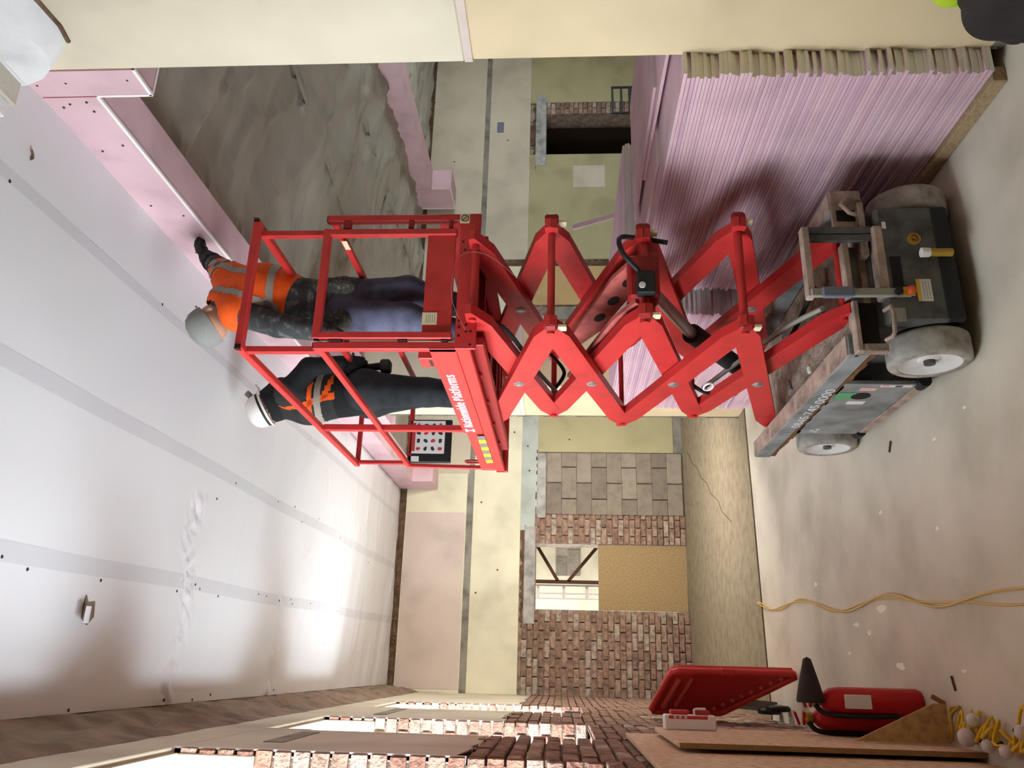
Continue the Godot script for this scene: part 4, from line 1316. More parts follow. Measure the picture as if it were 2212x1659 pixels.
func build_stacks() -> void:
	var th := 0.0148
	var mesh := sheet_mesh(1.8, 1.2, th)
	var sets := [
		[2.128, -2.482, 75, "plasterboard sheets in the near stack", "pink plasterboard sheet in the middle layers of the near stack beside the scissor lift"],
		[1.995, -4.345, 80, "plasterboard sheets in the farther stack", "pink plasterboard sheet in the middle layers of the farther stack behind the scissor arms"]]
	for s in sets:
		var drift := 0.0
		for i in s[2]:
			if rng.randf() < 0.12:
				drift = rng.randf_range(-0.008, 0.008)
			var lab: String = s[4]
			var stack := "near stack" if s[1] > -4.0 else "farther stack"
			var from_top: int = s[2] - 1 - i
			if from_top < 8:
				lab = "pink plasterboard sheet %s of the whole sheets in the %s" % [["topmost", "second from the top", "third from the top", "fourth from the top", "fifth from the top", "sixth from the top", "seventh from the top", "eighth from the top"][from_top], stack]
			elif i < 5:
				lab = "pink plasterboard sheet %s above the bearers of the %s" % [["lowest", "second lowest", "third lowest", "fourth lowest", "fifth lowest"][i], stack]
			var o := thing("plasterboard_sheet", lab, "plasterboard", V(s[0] + drift + rng.randf_range(-0.004, 0.004), 0.055 + i * (th + 0.0004), s[1] + rng.randf_range(-0.016, 0.016)), s[3])
			o.rotation.y = rng.randf_range(-0.003, 0.003)
			var p := MeshInstance3D.new()
			p.name = "board"
			p.mesh = mesh
			p.set_surface_override_material(0, M[["pink_paper", "pink_paper_b", "pink_paper", "pink_paper_c"][rng.randi() % 4]])
			p.set_surface_override_material(1, M["gypsum" if i < 46 or s[1] < -4.0 else "gypsum_cream"])
			o.add_child(p)
	# loose sheets shoved back on the top
	var top := 0.055 + 75 * (th + 0.0004)
	var lab := ["loose pink plasterboard sheet on top of the near stack, lowest of the shifted ones", "loose pink plasterboard sheet second up of those shifted on the near stack", "topmost loose pink plasterboard sheet on the near stack"]
	var tops := [[2.26, -3.22, 0.0, 0.02], [2.42, -2.62, 0.015, -0.05], [2.52, -3.0, 0.03, 0.06]]
	for k in 3:
		var q = tops[k]
		var o := thing("loose_plasterboard", lab[k], "plasterboard", V(q[0], top + q[2], q[1]))
		o.rotation.y = q[3]
		var p := MeshInstance3D.new()
		p.name = "board"
		p.mesh = sheet_mesh(1.05, 0.85, th)
		p.set_surface_override_material(0, M["pink_paper_b"])
		p.set_surface_override_material(1, M["arris"])
		o.add_child(p)
	# bearers on the floor
	var ids := ["timber bearer along the floor under the left edge of the near plasterboard stack", "timber bearer under the middle of the near plasterboard stack", "timber bearer under the left edge of the farther plasterboard stack", "timber bearer under the middle of the farther plasterboard stack"]
	var bq := [[2.10, 2.17, -2.50, -4.20], [2.75, 2.83, -2.50, -4.20], [2.03, 2.10, -4.36, -6.1], [2.75, 2.83, -4.36, -6.1]]
	for k in 4:
		var t := thing("timber_bearer", ids[k], "timber", V((bq[k][0] + bq[k][1]) * 0.5, 0, bq[k][2]))
		bxo(V(bq[k][0], 0.0, bq[k][3]), V(bq[k][1], 0.054, bq[k][2]), "batten", "timber", t, 0.004)
	# things seen over the stacks in the bay beyond
	var g := thing("grey_board_pack", "upright pack of grey boards standing behind the plasterboard stacks", "boards", V(3.5, 0, -6.0))
	for k in 4:
		bxo(V(3.28 + 0.002 * k, 0.0, -6.20 - k * 0.03), V(3.84 - 0.012 * k, 1.13 - 0.006 * k, -6.18 - k * 0.03), "board", "grey_board", g, 0.002)
	var st := thing("plasterboard_offcut", "thin pink plasterboard strip leaning at an angle against the grey boards", "offcut", V(3.82, 1.1, -6.02))
	var b := B.new()
	b.bar(V(3.835, 1.06, -6.165), V(3.68, 1.57, -6.17), 0.045, 0.013, Vector3.BACK, 0.001)
	obj(b, "strip", "pink_paper", st)
	var bt := thing("plastic_bottle", "small white and blue bottle standing behind the scissor lift on the boards", "bottle", V(3.1, 1.13, -6.1))
	b = B.new()
	b.lathe(Transform3D(Basis(), V(3.2, 1.15, -6.24)), [[0.0, 0.0], [0.05, 0.0], [0.05, 0.14], [0.02, 0.18], [0.02, 0.2], [0.0, 0.2]], 16)
	obj(b, "bottle_body", "label_white", bt)
	b = B.new()
	b.lathe(Transform3D(Basis(), V(3.2, 1.20, -6.24)), [[0.051, 0.0], [0.051, 0.06]], 16)
	obj(b, "bottle_wrap", "blue", bt)
	bxo(V(3.02, 0.0, -6.32), V(3.275, 1.15, -6.17), "standing_boards", "grey_board", g, 0.004)
	# black framed chair far off by the dark doorway
	var ch := thing("metal_chair", "black metal framed chair by the dark doorway beyond the plasterboard", "chair", V(7.95, 0, -9.5))
	for q in [[7.72, -9.3], [8.18, -9.3], [7.72, -9.72], [8.18, -9.72]]:
		b = B.new()
		b.bar(V(q[0], 0, q[1]), V(q[0], 0.95 if q[1] < -9.5 else 0.46, q[1]), 0.028, 0.028, Vector3.BACK, 0.003)
		obj(b, "leg", "black_plastic", ch)
	bxo(V(7.70, 0.44, -9.74), V(8.20, 0.50, -9.28), "seat", "black_plastic", ch, 0.01)
	for y in [0.68, 0.80, 0.93]:
		bxo(V(7.71, y - 0.016, -9.735), V(8.19, y + 0.016, -9.71), "back_bar", "black_plastic", ch, 0.004)
	bxo(V(7.72, 0.50, -9.735), V(8.18, 0.68, -9.715), "back_panel", "charcoal", ch, 0.004)

# ---------------------------------------------------------------- people
# bones: [a, b, radius a, radius b, blend]; a field of blended tapered capsules, meshed as surface nets
func blob(bones: Array, cell: float, keep = null) -> B:
	var lo := Vector3(1e9, 1e9, 1e9)
	var hi := -lo
	for q in bones:
		var rm := maxf(q[2], q[3])
		for e in [q[0], q[1]]:
			lo = lo.min(e - Vector3.ONE * (rm + cell * 3.0))
			hi = hi.max(e + Vector3.ONE * (rm + cell * 3.0))
	var nx := int((hi.x - lo.x) / cell) + 2
	var ny := int((hi.y - lo.y) / cell) + 2
	var nz := int((hi.z - lo.z) / cell) + 2
	var F := PackedFloat32Array()
	F.resize(nx * ny * nz)
	F.fill(1.0)
	for q in bones:
		var a: Vector3 = q[0]
		var ab: Vector3 = q[1] - a
		var l2 := maxf(ab.length_squared(), 1e-9)
		var ra: float = q[2]
		var rd: float = q[3] - ra
		var k: float = q[4] if q.size() > 4 else 0.03
		var m := maxf(q[2], q[3]) + k + cell * 2.0
		var l: Vector3 = (a.min(q[1]) - Vector3.ONE * m - lo) / cell
		var h: Vector3 = (a.max(q[1]) + Vector3.ONE * m - lo) / cell
		for z in range(maxi(0, int(l.z)), mini(nz, int(h.z) + 2)):
			for y in range(maxi(0, int(l.y)), mini(ny, int(h.y) + 2)):
				var row := (z * ny + y) * nx
				for x in range(maxi(0, int(l.x)), mini(nx, int(h.x) + 2)):
					var p := lo + Vector3(x, y, z) * cell
					var ap := p - a
					var t := clampf(ap.dot(ab) / l2, 0.0, 1.0)
					var d := (ap - ab * t).length() - ra - rd * t
					var f := F[row + x]
					var w := k - absf(f - d)
					F[row + x] = minf(f, d) - (w * w / k * 0.25 if w > 0.0 else 0.0)
	var idx := PackedInt32Array()
	idx.resize(F.size())
	idx.fill(-1)
	var P := PackedVector3Array()
	var N := PackedVector3Array()
	var offs := [0, 1, nx, nx + 1, nx * ny, nx * ny + 1, nx * ny + nx, nx * ny + nx + 1]
	var cor := [Vector3(0, 0, 0), Vector3(1, 0, 0), Vector3(0, 1, 0), Vector3(1, 1, 0), Vector3(0, 0, 1), Vector3(1, 0, 1), Vector3(0, 1, 1), Vector3(1, 1, 1)]
	var edges := [[0, 1], [2, 3], [4, 5], [6, 7], [0, 2], [1, 3], [4, 6], [5, 7], [0, 4], [1, 5], [2, 6], [3, 7]]
	for z in nz - 1:
		for y in ny - 1:
			var row := (z * ny + y) * nx
			for x in nx - 1:
				var i := row + x
				var s0 := F[i] < 0.0
				if s0 == (F[i + 1] < 0.0) and s0 == (F[i + nx] < 0.0) and s0 == (F[i + nx + 1] < 0.0):
					var j := i + nx * ny
					if s0 == (F[j] < 0.0) and s0 == (F[j + 1] < 0.0) and s0 == (F[j + nx] < 0.0) and s0 == (F[j + nx + 1] < 0.0):
						continue
				var sum := Vector3.ZERO
				var cnt := 0
				for e in edges:
					var fa := F[i + offs[e[0]]]
					var fb := F[i + offs[e[1]]]
					if (fa < 0.0) != (fb < 0.0):
						sum += (cor[e[0]] as Vector3).lerp(cor[e[1]], fa / (fa - fb))
						cnt += 1
				idx[i] = P.size()
				P.append(lo + (Vector3(x, y, z) + sum / cnt) * cell)
				var g := Vector3(F[i + 1] - F[i] + F[i + nx + 1] - F[i + nx] + F[i + nx * ny + 1] - F[i + nx * ny], F[i + nx] - F[i] + F[i + nx + 1] - F[i + 1] + F[i + nx * ny + nx] - F[i + nx * ny], F[i + nx * ny] - F[i] + F[i + nx * ny + 1] - F[i + 1] + F[i + nx * ny + nx] - F[i + nx])
				N.append(g.normalized())
	var b := B.new()
	var st := [1, nx, nx * ny]
	for z in range(1, nz - 1):
		for y in range(1, ny - 1):
			var row := (z * ny + y) * nx
			for x in range(1, nx - 1):
				var i := row + x
				var s0 := F[i] < 0.0
				for ax in 3:
					if s0 == (F[i + st[ax]] < 0.0):
						continue
					var u: int = st[(ax + 1) % 3]
					var v: int = st[(ax + 2) % 3]
					var q := [idx[i], idx[i - u], idx[i - u - v], idx[i - v]]
					if q.min() < 0:
						continue
					if keep != null and not keep.call((P[q[0]] + P[q[2]]) * 0.5):
						continue
					b.squad(P[q[0]], P[q[1]], P[q[2]], P[q[3]], N[q[0]], N[q[1]], N[q[2]], N[q[3]])
	return b

func fat(bones: Array, add: float) -> Array:
	var o := []
	for q in bones:
		o.append([q[0], q[1], q[2] + add, q[3] + add, q[4] if q.size() > 4 else 0.03])
	return o

# a head about c: up and face are directions
func head_bones(c: Vector3, up: Vector3, face: Vector3) -> Array:
	up = up.normalized()
	var side := up.cross(face).normalized()
	face = side.cross(up).normalized()
	var o := [
		[c + up * 0.035 - face * 0.015, c + up * 0.03 + face * 0.02, 0.088, 0.078, 0.03],
		[c + up * 0.02, c - up * 0.055 + face * 0.03, 0.07, 0.05, 0.03],
		[c - up * 0.075 + face * 0.055, c - up * 0.08 + face * 0.065, 0.026, 0.024, 0.03],
		[c + up * 0.01 + face * 0.088, c - up * 0.022 + face * 0.108, 0.010, 0.014, 0.012],
		[c - up * 0.05 + face * 0.082 - side * 0.018, c - up * 0.05 + face * 0.082 + side * 0.018, 0.009, 0.009, 0.01],
		[c + up * 0.032 + face * 0.085 - side * 0.035, c + up * 0.032 + face * 0.085 + side * 0.035, 0.010, 0.010, 0.015]]
	for s in [-1.0, 1.0]:
		o.append([c + side * 0.078 * s + up * 0.015, c + side * 0.08 * s - up * 0.022, 0.016, 0.011, 0.008])
		o.append([c + side * 0.035 * s - up * 0.015 + face * 0.06, c + side * 0.04 * s - up * 0.025 + face * 0.05, 0.03, 0.028, 0.02])
	return o

# a hand at the wrist w: along = towards the knuckles, palm = the way the palm faces
func hand_bones(w: Vector3, along: Vector3, palm: Vector3, curl: float, thumb := 1.0) -> Array:
	along = along.normalized()
	var side := along.cross(palm).normalized() * thumb
	palm = (palm - along * palm.dot(along)).normalized()
	var o := []
	for k in 4:
		var sx := (k - 1.5) * 0.02
		o.append([w + side * sx * 0.6 + along * 0.012, w + side * sx + along * 0.085, 0.015, 0.012, 0.015])
		var ln: float = [0.036, 0.042, 0.039, 0.03][k]
		var p := w + side * sx + along * 0.088
		var d := along
		for j in 3:
			d = (d * cos(curl) + palm * sin(curl)).normalized() if j > 0 else (along * cos(curl * 0.6) + palm * sin(curl * 0.6))
			var e := p + d * ln * (1.0 - 0.22 * j)
			o.append([p, e, 0.0095 - 0.0008 * j, 0.0088 - 0.0008 * j, 0.004])
			p = e
	var t0 := w - side * 0.026 + along * 0.025
	var t1 := t0 - side * 0.022 + along * 0.035 + palm * 0.015
	var t2 := t1 + along * 0.03 + palm * 0.022 - side * 0.004
	o.append([t0, t1, 0.014, 0.0115, 0.012])
	o.append([t1, t2, 0.0108, 0.009, 0.004])
	return o

func band(bones: Array, add: float, cell: float, a: Vector3, nrm: Vector3, w: float, inside = null) -> B:
	nrm = nrm.normalized()
	return blob(fat(bones, add), cell, func(p: Vector3) -> bool:
		return absf((p - a).dot(nrm)) < w and (inside == null or inside.call(p)))

func build_worker_reaching() -> void:
	var W := thing("person", "person in an orange vest and grey cap reaching up to the pink beam", "person", V(1.73, 2.085, -3.66))
	var pel := V(1.715, 2.78, -3.66)
	var wst := V(1.725, 2.94, -3.66)
	var cst := V(1.795, 3.20, -3.665)
	var nek := V(1.735, 3.385, -3.645)
	var hd := V(1.622, 3.435, -3.625)
	var sl := V(1.655, 3.30, -3.58)
	var sr := V(1.885, 3.40, -3.71)
	var er := V(2.005, 3.525, -3.745)
	var hr := V(2.085, 3.615, -3.80)
	var el := V(1.565, 3.06, -3.53)
	var hl := V(1.50, 2.80, -3.47)
	var hpl := V(1.645, 2.76, -3.63)
	var hpr := V(1.785, 2.76, -3.69)
	var knl := V(1.625, 2.43, -3.56)
	var knr := V(1.80, 2.44, -3.62)
	var anl := V(1.60, 2.17, -3.68)
	var anr := V(1.77, 2.17, -3.74)
	var torso := [[pel, wst, 0.115, 0.108, 0.05], [wst, cst, 0.108, 0.125, 0.05], [cst, nek, 0.11, 0.07, 0.05], [sl, cst, 0.06, 0.09, 0.06], [sr, cst, 0.06, 0.09, 0.06]]
	var armr := [[sr, er, 0.05, 0.04, 0.04], [er, hr, 0.038, 0.028, 0.02]]
	var arml := [[sl, el, 0.05, 0.042, 0.04], [el, hl, 0.04, 0.028, 0.02]]
	var legs := [[hpl, knl, 0.085, 0.058, 0.04], [knl, anl, 0.056, 0.04, 0.03], [hpr, knr, 0.085, 0.058, 0.04], [knr, anr, 0.056, 0.04, 0.03], [hpl, hpr, 0.09, 0.09, 0.05]]
	var feet := [[anl + V(0, -0.04, 0.03), anl + V(0.09, -0.05, -0.10), 0.045, 0.036, 0.03], [anr + V(0, -0.04, 0.03), anr + V(0.09, -0.05, -0.10), 0.045, 0.036, 0.03]]
	var neckb := [[nek, hd + V(0.02, -0.03, 0.0), 0.055, 0.055, 0.03]]
	var body := blob(torso + armr + arml + legs + feet + neckb, 0.016)
	var up := V(-0.62, 0.72, 0.12)
	var hb := blob(head_bones(hd, up, V(0.74, 0.62, -0.45)) + [[nek, hd + V(0.03, -0.02, 0.0), 0.05, 0.052, 0.03]], 0.006)
	body.v.append_array(hb.v)
	body.n.append_array(hb.n)
	obj(body, "body", "skin", W)
	obj(blob(fat(legs, 0.014) + [[pel, wst, 0.125, 0.118, 0.05]], 0.013), "trousers", "jeans", W)
	obj(blob(fat(feet, 0.012) + fat([[anl, anl + V(0, 0.06, 0), 0.045, 0.045, 0.02], [anr, anr + V(0, 0.06, 0), 0.045, 0.045, 0.02]], 0.012), 0.013), "boots", "boot", W)
	var jk := fat(torso + arml + [armr[0]], 0.02)
	jk[0] = [pel + V(0, 0.05, 0), wst, 0.137, 0.130, 0.05]
	jk.append([er, er.lerp(hr, 0.8), 0.054, 0.044, 0.02])
	obj(blob(jk, 0.013), "jacket", "jacket", W)
	var vb := fat([[wst.lerp(cst, 0.55), cst, 0.112, 0.125, 0.05], [cst, nek, 0.11, 0.072, 0.05], [sl, cst, 0.062, 0.09, 0.06], [sr, cst, 0.066, 0.09, 0.06]], 0.036)
	vb.append([sr, sr.lerp(er, 0.75), 0.098, 0.072, 0.05])
	var cut := func(p: Vector3) -> bool: return (p - hd).length() > 0.115
	var vest := obj(blob(vb, 0.012, cut), "vest", "hivis_orange", W)
	var ax := (nek - wst)
	obj(band(vb, 0.004, 0.012, wst.lerp(cst, 0.72), ax, 0.022, cut), "reflective_band", "reflective", vest)
	obj(band(vb, 0.004, 0.012, cst + V(0.035, 0.05, 0), V(0.85, -0.5, -0.15), 0.022, func(p: Vector3) -> bool: return cut.call(p) and p.y > 3.22), "reflective_brace", "reflective", vest)
	obj(band(vb, 0.004, 0.012, V(1.70, 3.2, -3.6), V(1.0, -0.35, 0.0), 0.018, func(p: Vector3) -> bool: return cut.call(p) and p.y > 3.08), "reflective_brace", "reflective", vest)
	obj(band(vb, 0.004, 0.012, sr.lerp(er, 0.62), er - sr, 0.02), "reflective_cuff", "reflective", vest)
	# cap: crown and peak
	var b := B.new()
	var fc := V(0.74, 0.62, -0.45)
	var sd := up.normalized().cross(fc).normalized()
	fc = sd.cross(up.normalized())
	var xf := Transform3D(Basis(sd, up.normalized(), -fc), hd + up.normalized() * 0.036)
	b.lathe(xf, [[0.104, -0.02], [0.106, 0.01], [0.100, 0.045], [0.082, 0.076], [0.05, 0.095], [0.0, 0.102]], 22)
	var cap := obj(b, "cap", "cap_grey", W)
	b = B.new()
	b.prism([Vector2(-0.075, 0.07), Vector2(-0.06, 0.13), Vector2(-0.025, 0.16), Vector2(0.025, 0.16), Vector2(0.06, 0.13), Vector2(0.075, 0.07)], Transform3D(Basis(sd, fc, sd.cross(fc)), hd + up.normalized() * 0.03), 0.008)
	obj(b, "peak", "cap_grey", cap)
	# gloved hand pressed to the beam, other hand on the rail
	var gl := hand_bones(hr, (hr - er) + V(0.2, 0.2, -0.1), V(0.9, 0.1, -0.3), 0.35)
	obj(blob(fat(gl, 0.010) + [[er.lerp(hr, 0.6), hr, 0.056, 0.046, 0.02]], 0.006), "glove", "glove", W)
	var gl2 := hand_bones(hl, V(-0.25, -1.0, 0.3), V(-0.9, 0.0, 0.3), 0.5, -1.0)
	obj(blob(fat(gl2, 0.003) + [[el.lerp(hl, 0.85), hl, 0.032, 0.026, 0.02]], 0.005), "glove", "glove", W)
	# tool belt with two pouches
	b = blob([[pel + V(-0.02, 0.075, 0), pel + V(0.02, 0.08, 0), 0.142, 0.142, 0.03]], 0.012, func(p: Vector3) -> bool: return absf(p.y - pel.y - 0.085) < 0.024)
	var belt := obj(b, "tool_belt", "jeans_dark", W)
	obj(blob([[V(1.60, 2.86, -3.545), V(1.59, 2.745, -3.54), 0.045, 0.055, 0.03]], 0.012), "pouch", "pouch", belt)
	obj(blob([[V(1.775, 2.87, -3.545), V(1.785, 2.75, -3.55), 0.045, 0.055, 0.03]], 0.012), "pouch", "pouch", belt)

func build_worker_helmet() -> void:
	var W := thing("person", "person in black workwear and a white hard hat at the far end of the platform", "person", V(1.69, 2.085, -4.93))
	var pel := V(1.69, 3.00, -4.94)
	var wst := V(1.68, 3.12, -4.94)
	var cst := V(1.645, 3.34, -4.94)
	var nek := V(1.62, 3.48, -4.94)
	var hd := V(1.60, 3.585, -4.93)
	var sl := V(1.635, 3.43, -5.09)
	var sr := V(1.635, 3.43, -4.77)
	var er := V(1.80, 3.30, -4.74)
	var hr := V(1.845, 3.10, -4.78)
	var el := V(1.85, 3.33, -5.06)
	var hl := V(1.84, 3.13, -4.96)
	var hpl := V(1.69, 2.95, -5.03)
	var hpr := V(1.69, 2.95, -4.86)
	var knl := V(1.74, 2.55, -5.05)
	var knr := V(1.66, 2.53, -4.82)
	var anl := V(1.74, 2.17, -5.05)
	var anr := V(1.62, 2.17, -4.80)
	var torso := [[pel, wst, 0.125, 0.115, 0.05], [wst, cst, 0.115, 0.13, 0.05], [cst, nek, 0.115, 0.07, 0.05], [sl, cst, 0.062, 0.09, 0.06], [sr, cst, 0.062, 0.09, 0.06]]
	var arms := [[sr, er, 0.052, 0.042, 0.04], [er, hr, 0.04, 0.028, 0.02], [sl, el, 0.052, 0.042, 0.04], [el, hl, 0.04, 0.028, 0.02]]
	var legs := [[hpl, knl, 0.09, 0.06, 0.04], [knl, anl, 0.058, 0.042, 0.03], [hpr, knr, 0.09, 0.06, 0.04], [knr, anr, 0.058, 0.042, 0.03], [hpl, hpr, 0.1, 0.1, 0.05]]
	var feet := [[anl + V(-0.03, -0.04, 0), anl + V(0.13, -0.05, 0), 0.045, 0.036, 0.03], [anr + V(-0.03, -0.04, 0), anr + V(0.13, -0.05, 0), 0.045, 0.036, 0.03]]
	var body := blob(torso + arms + legs + feet + [[nek, hd, 0.055, 0.055, 0.03]], 0.017)
	var up := V(-0.48, 0.87, 0.06)
	var face := V(0.86, 0.3, 0.25)
	var hb := blob(head_bones(hd, up, face) + [[nek, hd - up * 0.03, 0.05, 0.052, 0.03]], 0.006)
	body.v.append_array(hb.v)
	body.n.append_array(hb.n)
	obj(body, "body", "skin", W)
	obj(blob(fat(legs, 0.034), 0.014), "trousers", "black_trousers", W)
	obj(blob(fat(feet, 0.012) + fat([[anl, anl + V(0, 0.06, 0), 0.045, 0.045, 0.02], [anr, anr + V(0, 0.06, 0), 0.045, 0.045, 0.02]], 0.012), 0.014), "boots", "boot", W)
	obj(blob(fat(torso + arms, 0.024), 0.013), "jacket", "black_cloth", W)
	# hood and scarf drawn up round the face under the hat
	obj(blob([[hd - up * 0.02 + face * 0.01, hd - up * 0.085 + face * 0.05, 0.115, 0.108, 0.03], [nek, hd, 0.095, 0.11, 0.04]], 0.011, func(p: Vector3) -> bool: return (p - hd).dot(up.normalized()) < 0.03), "hood", "black_cloth", W)
	var vb := fat([[wst.lerp(cst, 0.2), cst, 0.115, 0.13, 0.05], [cst, nek, 0.115, 0.074, 0.05], [sl, cst, 0.06, 0.09, 0.06], [sr, cst, 0.06, 0.09, 0.06]], 0.036)
	var cut := func(p: Vector3) -> bool: return (p - nek).length() > 0.10 and p.y < 3.50
	var vest := obj(blob(vb, 0.013, cut), "vest", "jacket_dark", W)
	obj(band(vb, 0.004, 0.013, wst.lerp(cst, 0.55), Vector3.UP, 0.024, cut), "reflective_band", "reflective", vest)
	obj(band(vb, 0.003, 0.013, wst.lerp(cst, 0.55) + V(0, 0.045, 0), Vector3.UP, 0.014, func(p: Vector3) -> bool: return p.x < 1.72), "orange_panel", "hivis_orange", vest)
	obj(band(vb, 0.003, 0.013, wst.lerp(cst, 0.55) - V(0, 0.06, 0), V(0.3, 1, 0), 0.018, func(p: Vector3) -> bool: return p.x > 1.6), "orange_panel", "hivis_orange", vest)
	obj(band(vb, 0.003, 0.013, V(1.60, 3.3, -4.80), V(0.5, 0.1, 1), 0.016, func(p: Vector3) -> bool: return cut.call(p) and p.z > -4.9), "orange_panel", "hivis_orange", vest)
	# hard hat
	var b := B.new()
	var u := up.normalized()
	var sd := u.cross(face).normalized()
	var fc := sd.cross(u)
	var xf := Transform3D(Basis(sd, u, -fc), hd + u * 0.052)
	b.lathe(xf, [[0.108, -0.012], [0.128, -0.012], [0.13, -0.004], [0.116, 0.002], [0.116, 0.03], [0.108, 0.068], [0.084, 0.10], [0.045, 0.117], [0.0, 0.121]], 26)
	var hat := obj(b, "hard_hat", "helmet", W)
	b = B.new()
	b.prism([Vector2(-0.08, 0.09), Vector2(-0.06, 0.155), Vector2(-0.02, 0.172), Vector2(0.02, 0.172), Vector2(0.06, 0.155), Vector2(0.08, 0.09)], Transform3D(Basis(sd, fc, sd.cross(fc)), hd + u * 0.04), 0.007)
	obj(b, "peak", "helmet", hat)
	b = B.new()
	b.lathe(xf, [[0.1168, 0.004], [0.1172, 0.018], [0.116, 0.02]], 26)
	obj(b, "hat_band", "black_plastic", hat)
	b = B.new()
	b.tube([hd + u * 0.10 + fc * 0.115, hd + u * 0.115 + fc * 0.15], 0.02, 10)
	obj(b, "hat_clip", "grey_metal", hat)
	var g1 := hand_bones(hr, V(0.1, -1, -0.1), V(0.2, 0, -1), 0.6)
	obj(blob(fat(g1, 0.005) + [[er.lerp(hr, 0.8), hr, 0.04, 0.032, 0.02]], 0.006), "glove", "black_cloth", W)
	var g2 := hand_bones(hl, V(0.1, -1, 0.1), V(0.2, 0, 1), 0.6, -1.0)
	obj(blob(fat(g2, 0.005) + [[el.lerp(hl, 0.8), hl, 0.04, 0.032, 0.02]], 0.006), "glove", "black_cloth", W)
	# the driver he is loading
	var d := thing("cordless_driver", "dark cordless driver held by the worker in the white hard hat", "power tool", V(1.86, 2.9, -4.87))
	b = B.new()
	b.tube([V(1.845, 3.03, -4.87), V(1.852, 2.93, -4.87), V(1.86, 2.86, -4.87)], 0.022, 12, 0.026)
	obj(b, "grip", "black_plastic", d)
	bxo(V(1.815, 2.79, -4.91), V(1.90, 2.86, -4.83), "battery", "charcoal", d, 0.012)
	b = B.new()
	b.tube([V(1.80, 3.04, -4.87), V(1.90, 3.05, -4.87)], 0.034, 14)
	obj(b, "motor_housing", "black_plastic", d)
	b = B.new()
	b.tube([V(1.90, 3.05, -4.87), V(1.955, 3.055, -4.87)], 0.02, 12, 0.008)
	obj(b, "chuck", "grey_metal", d)

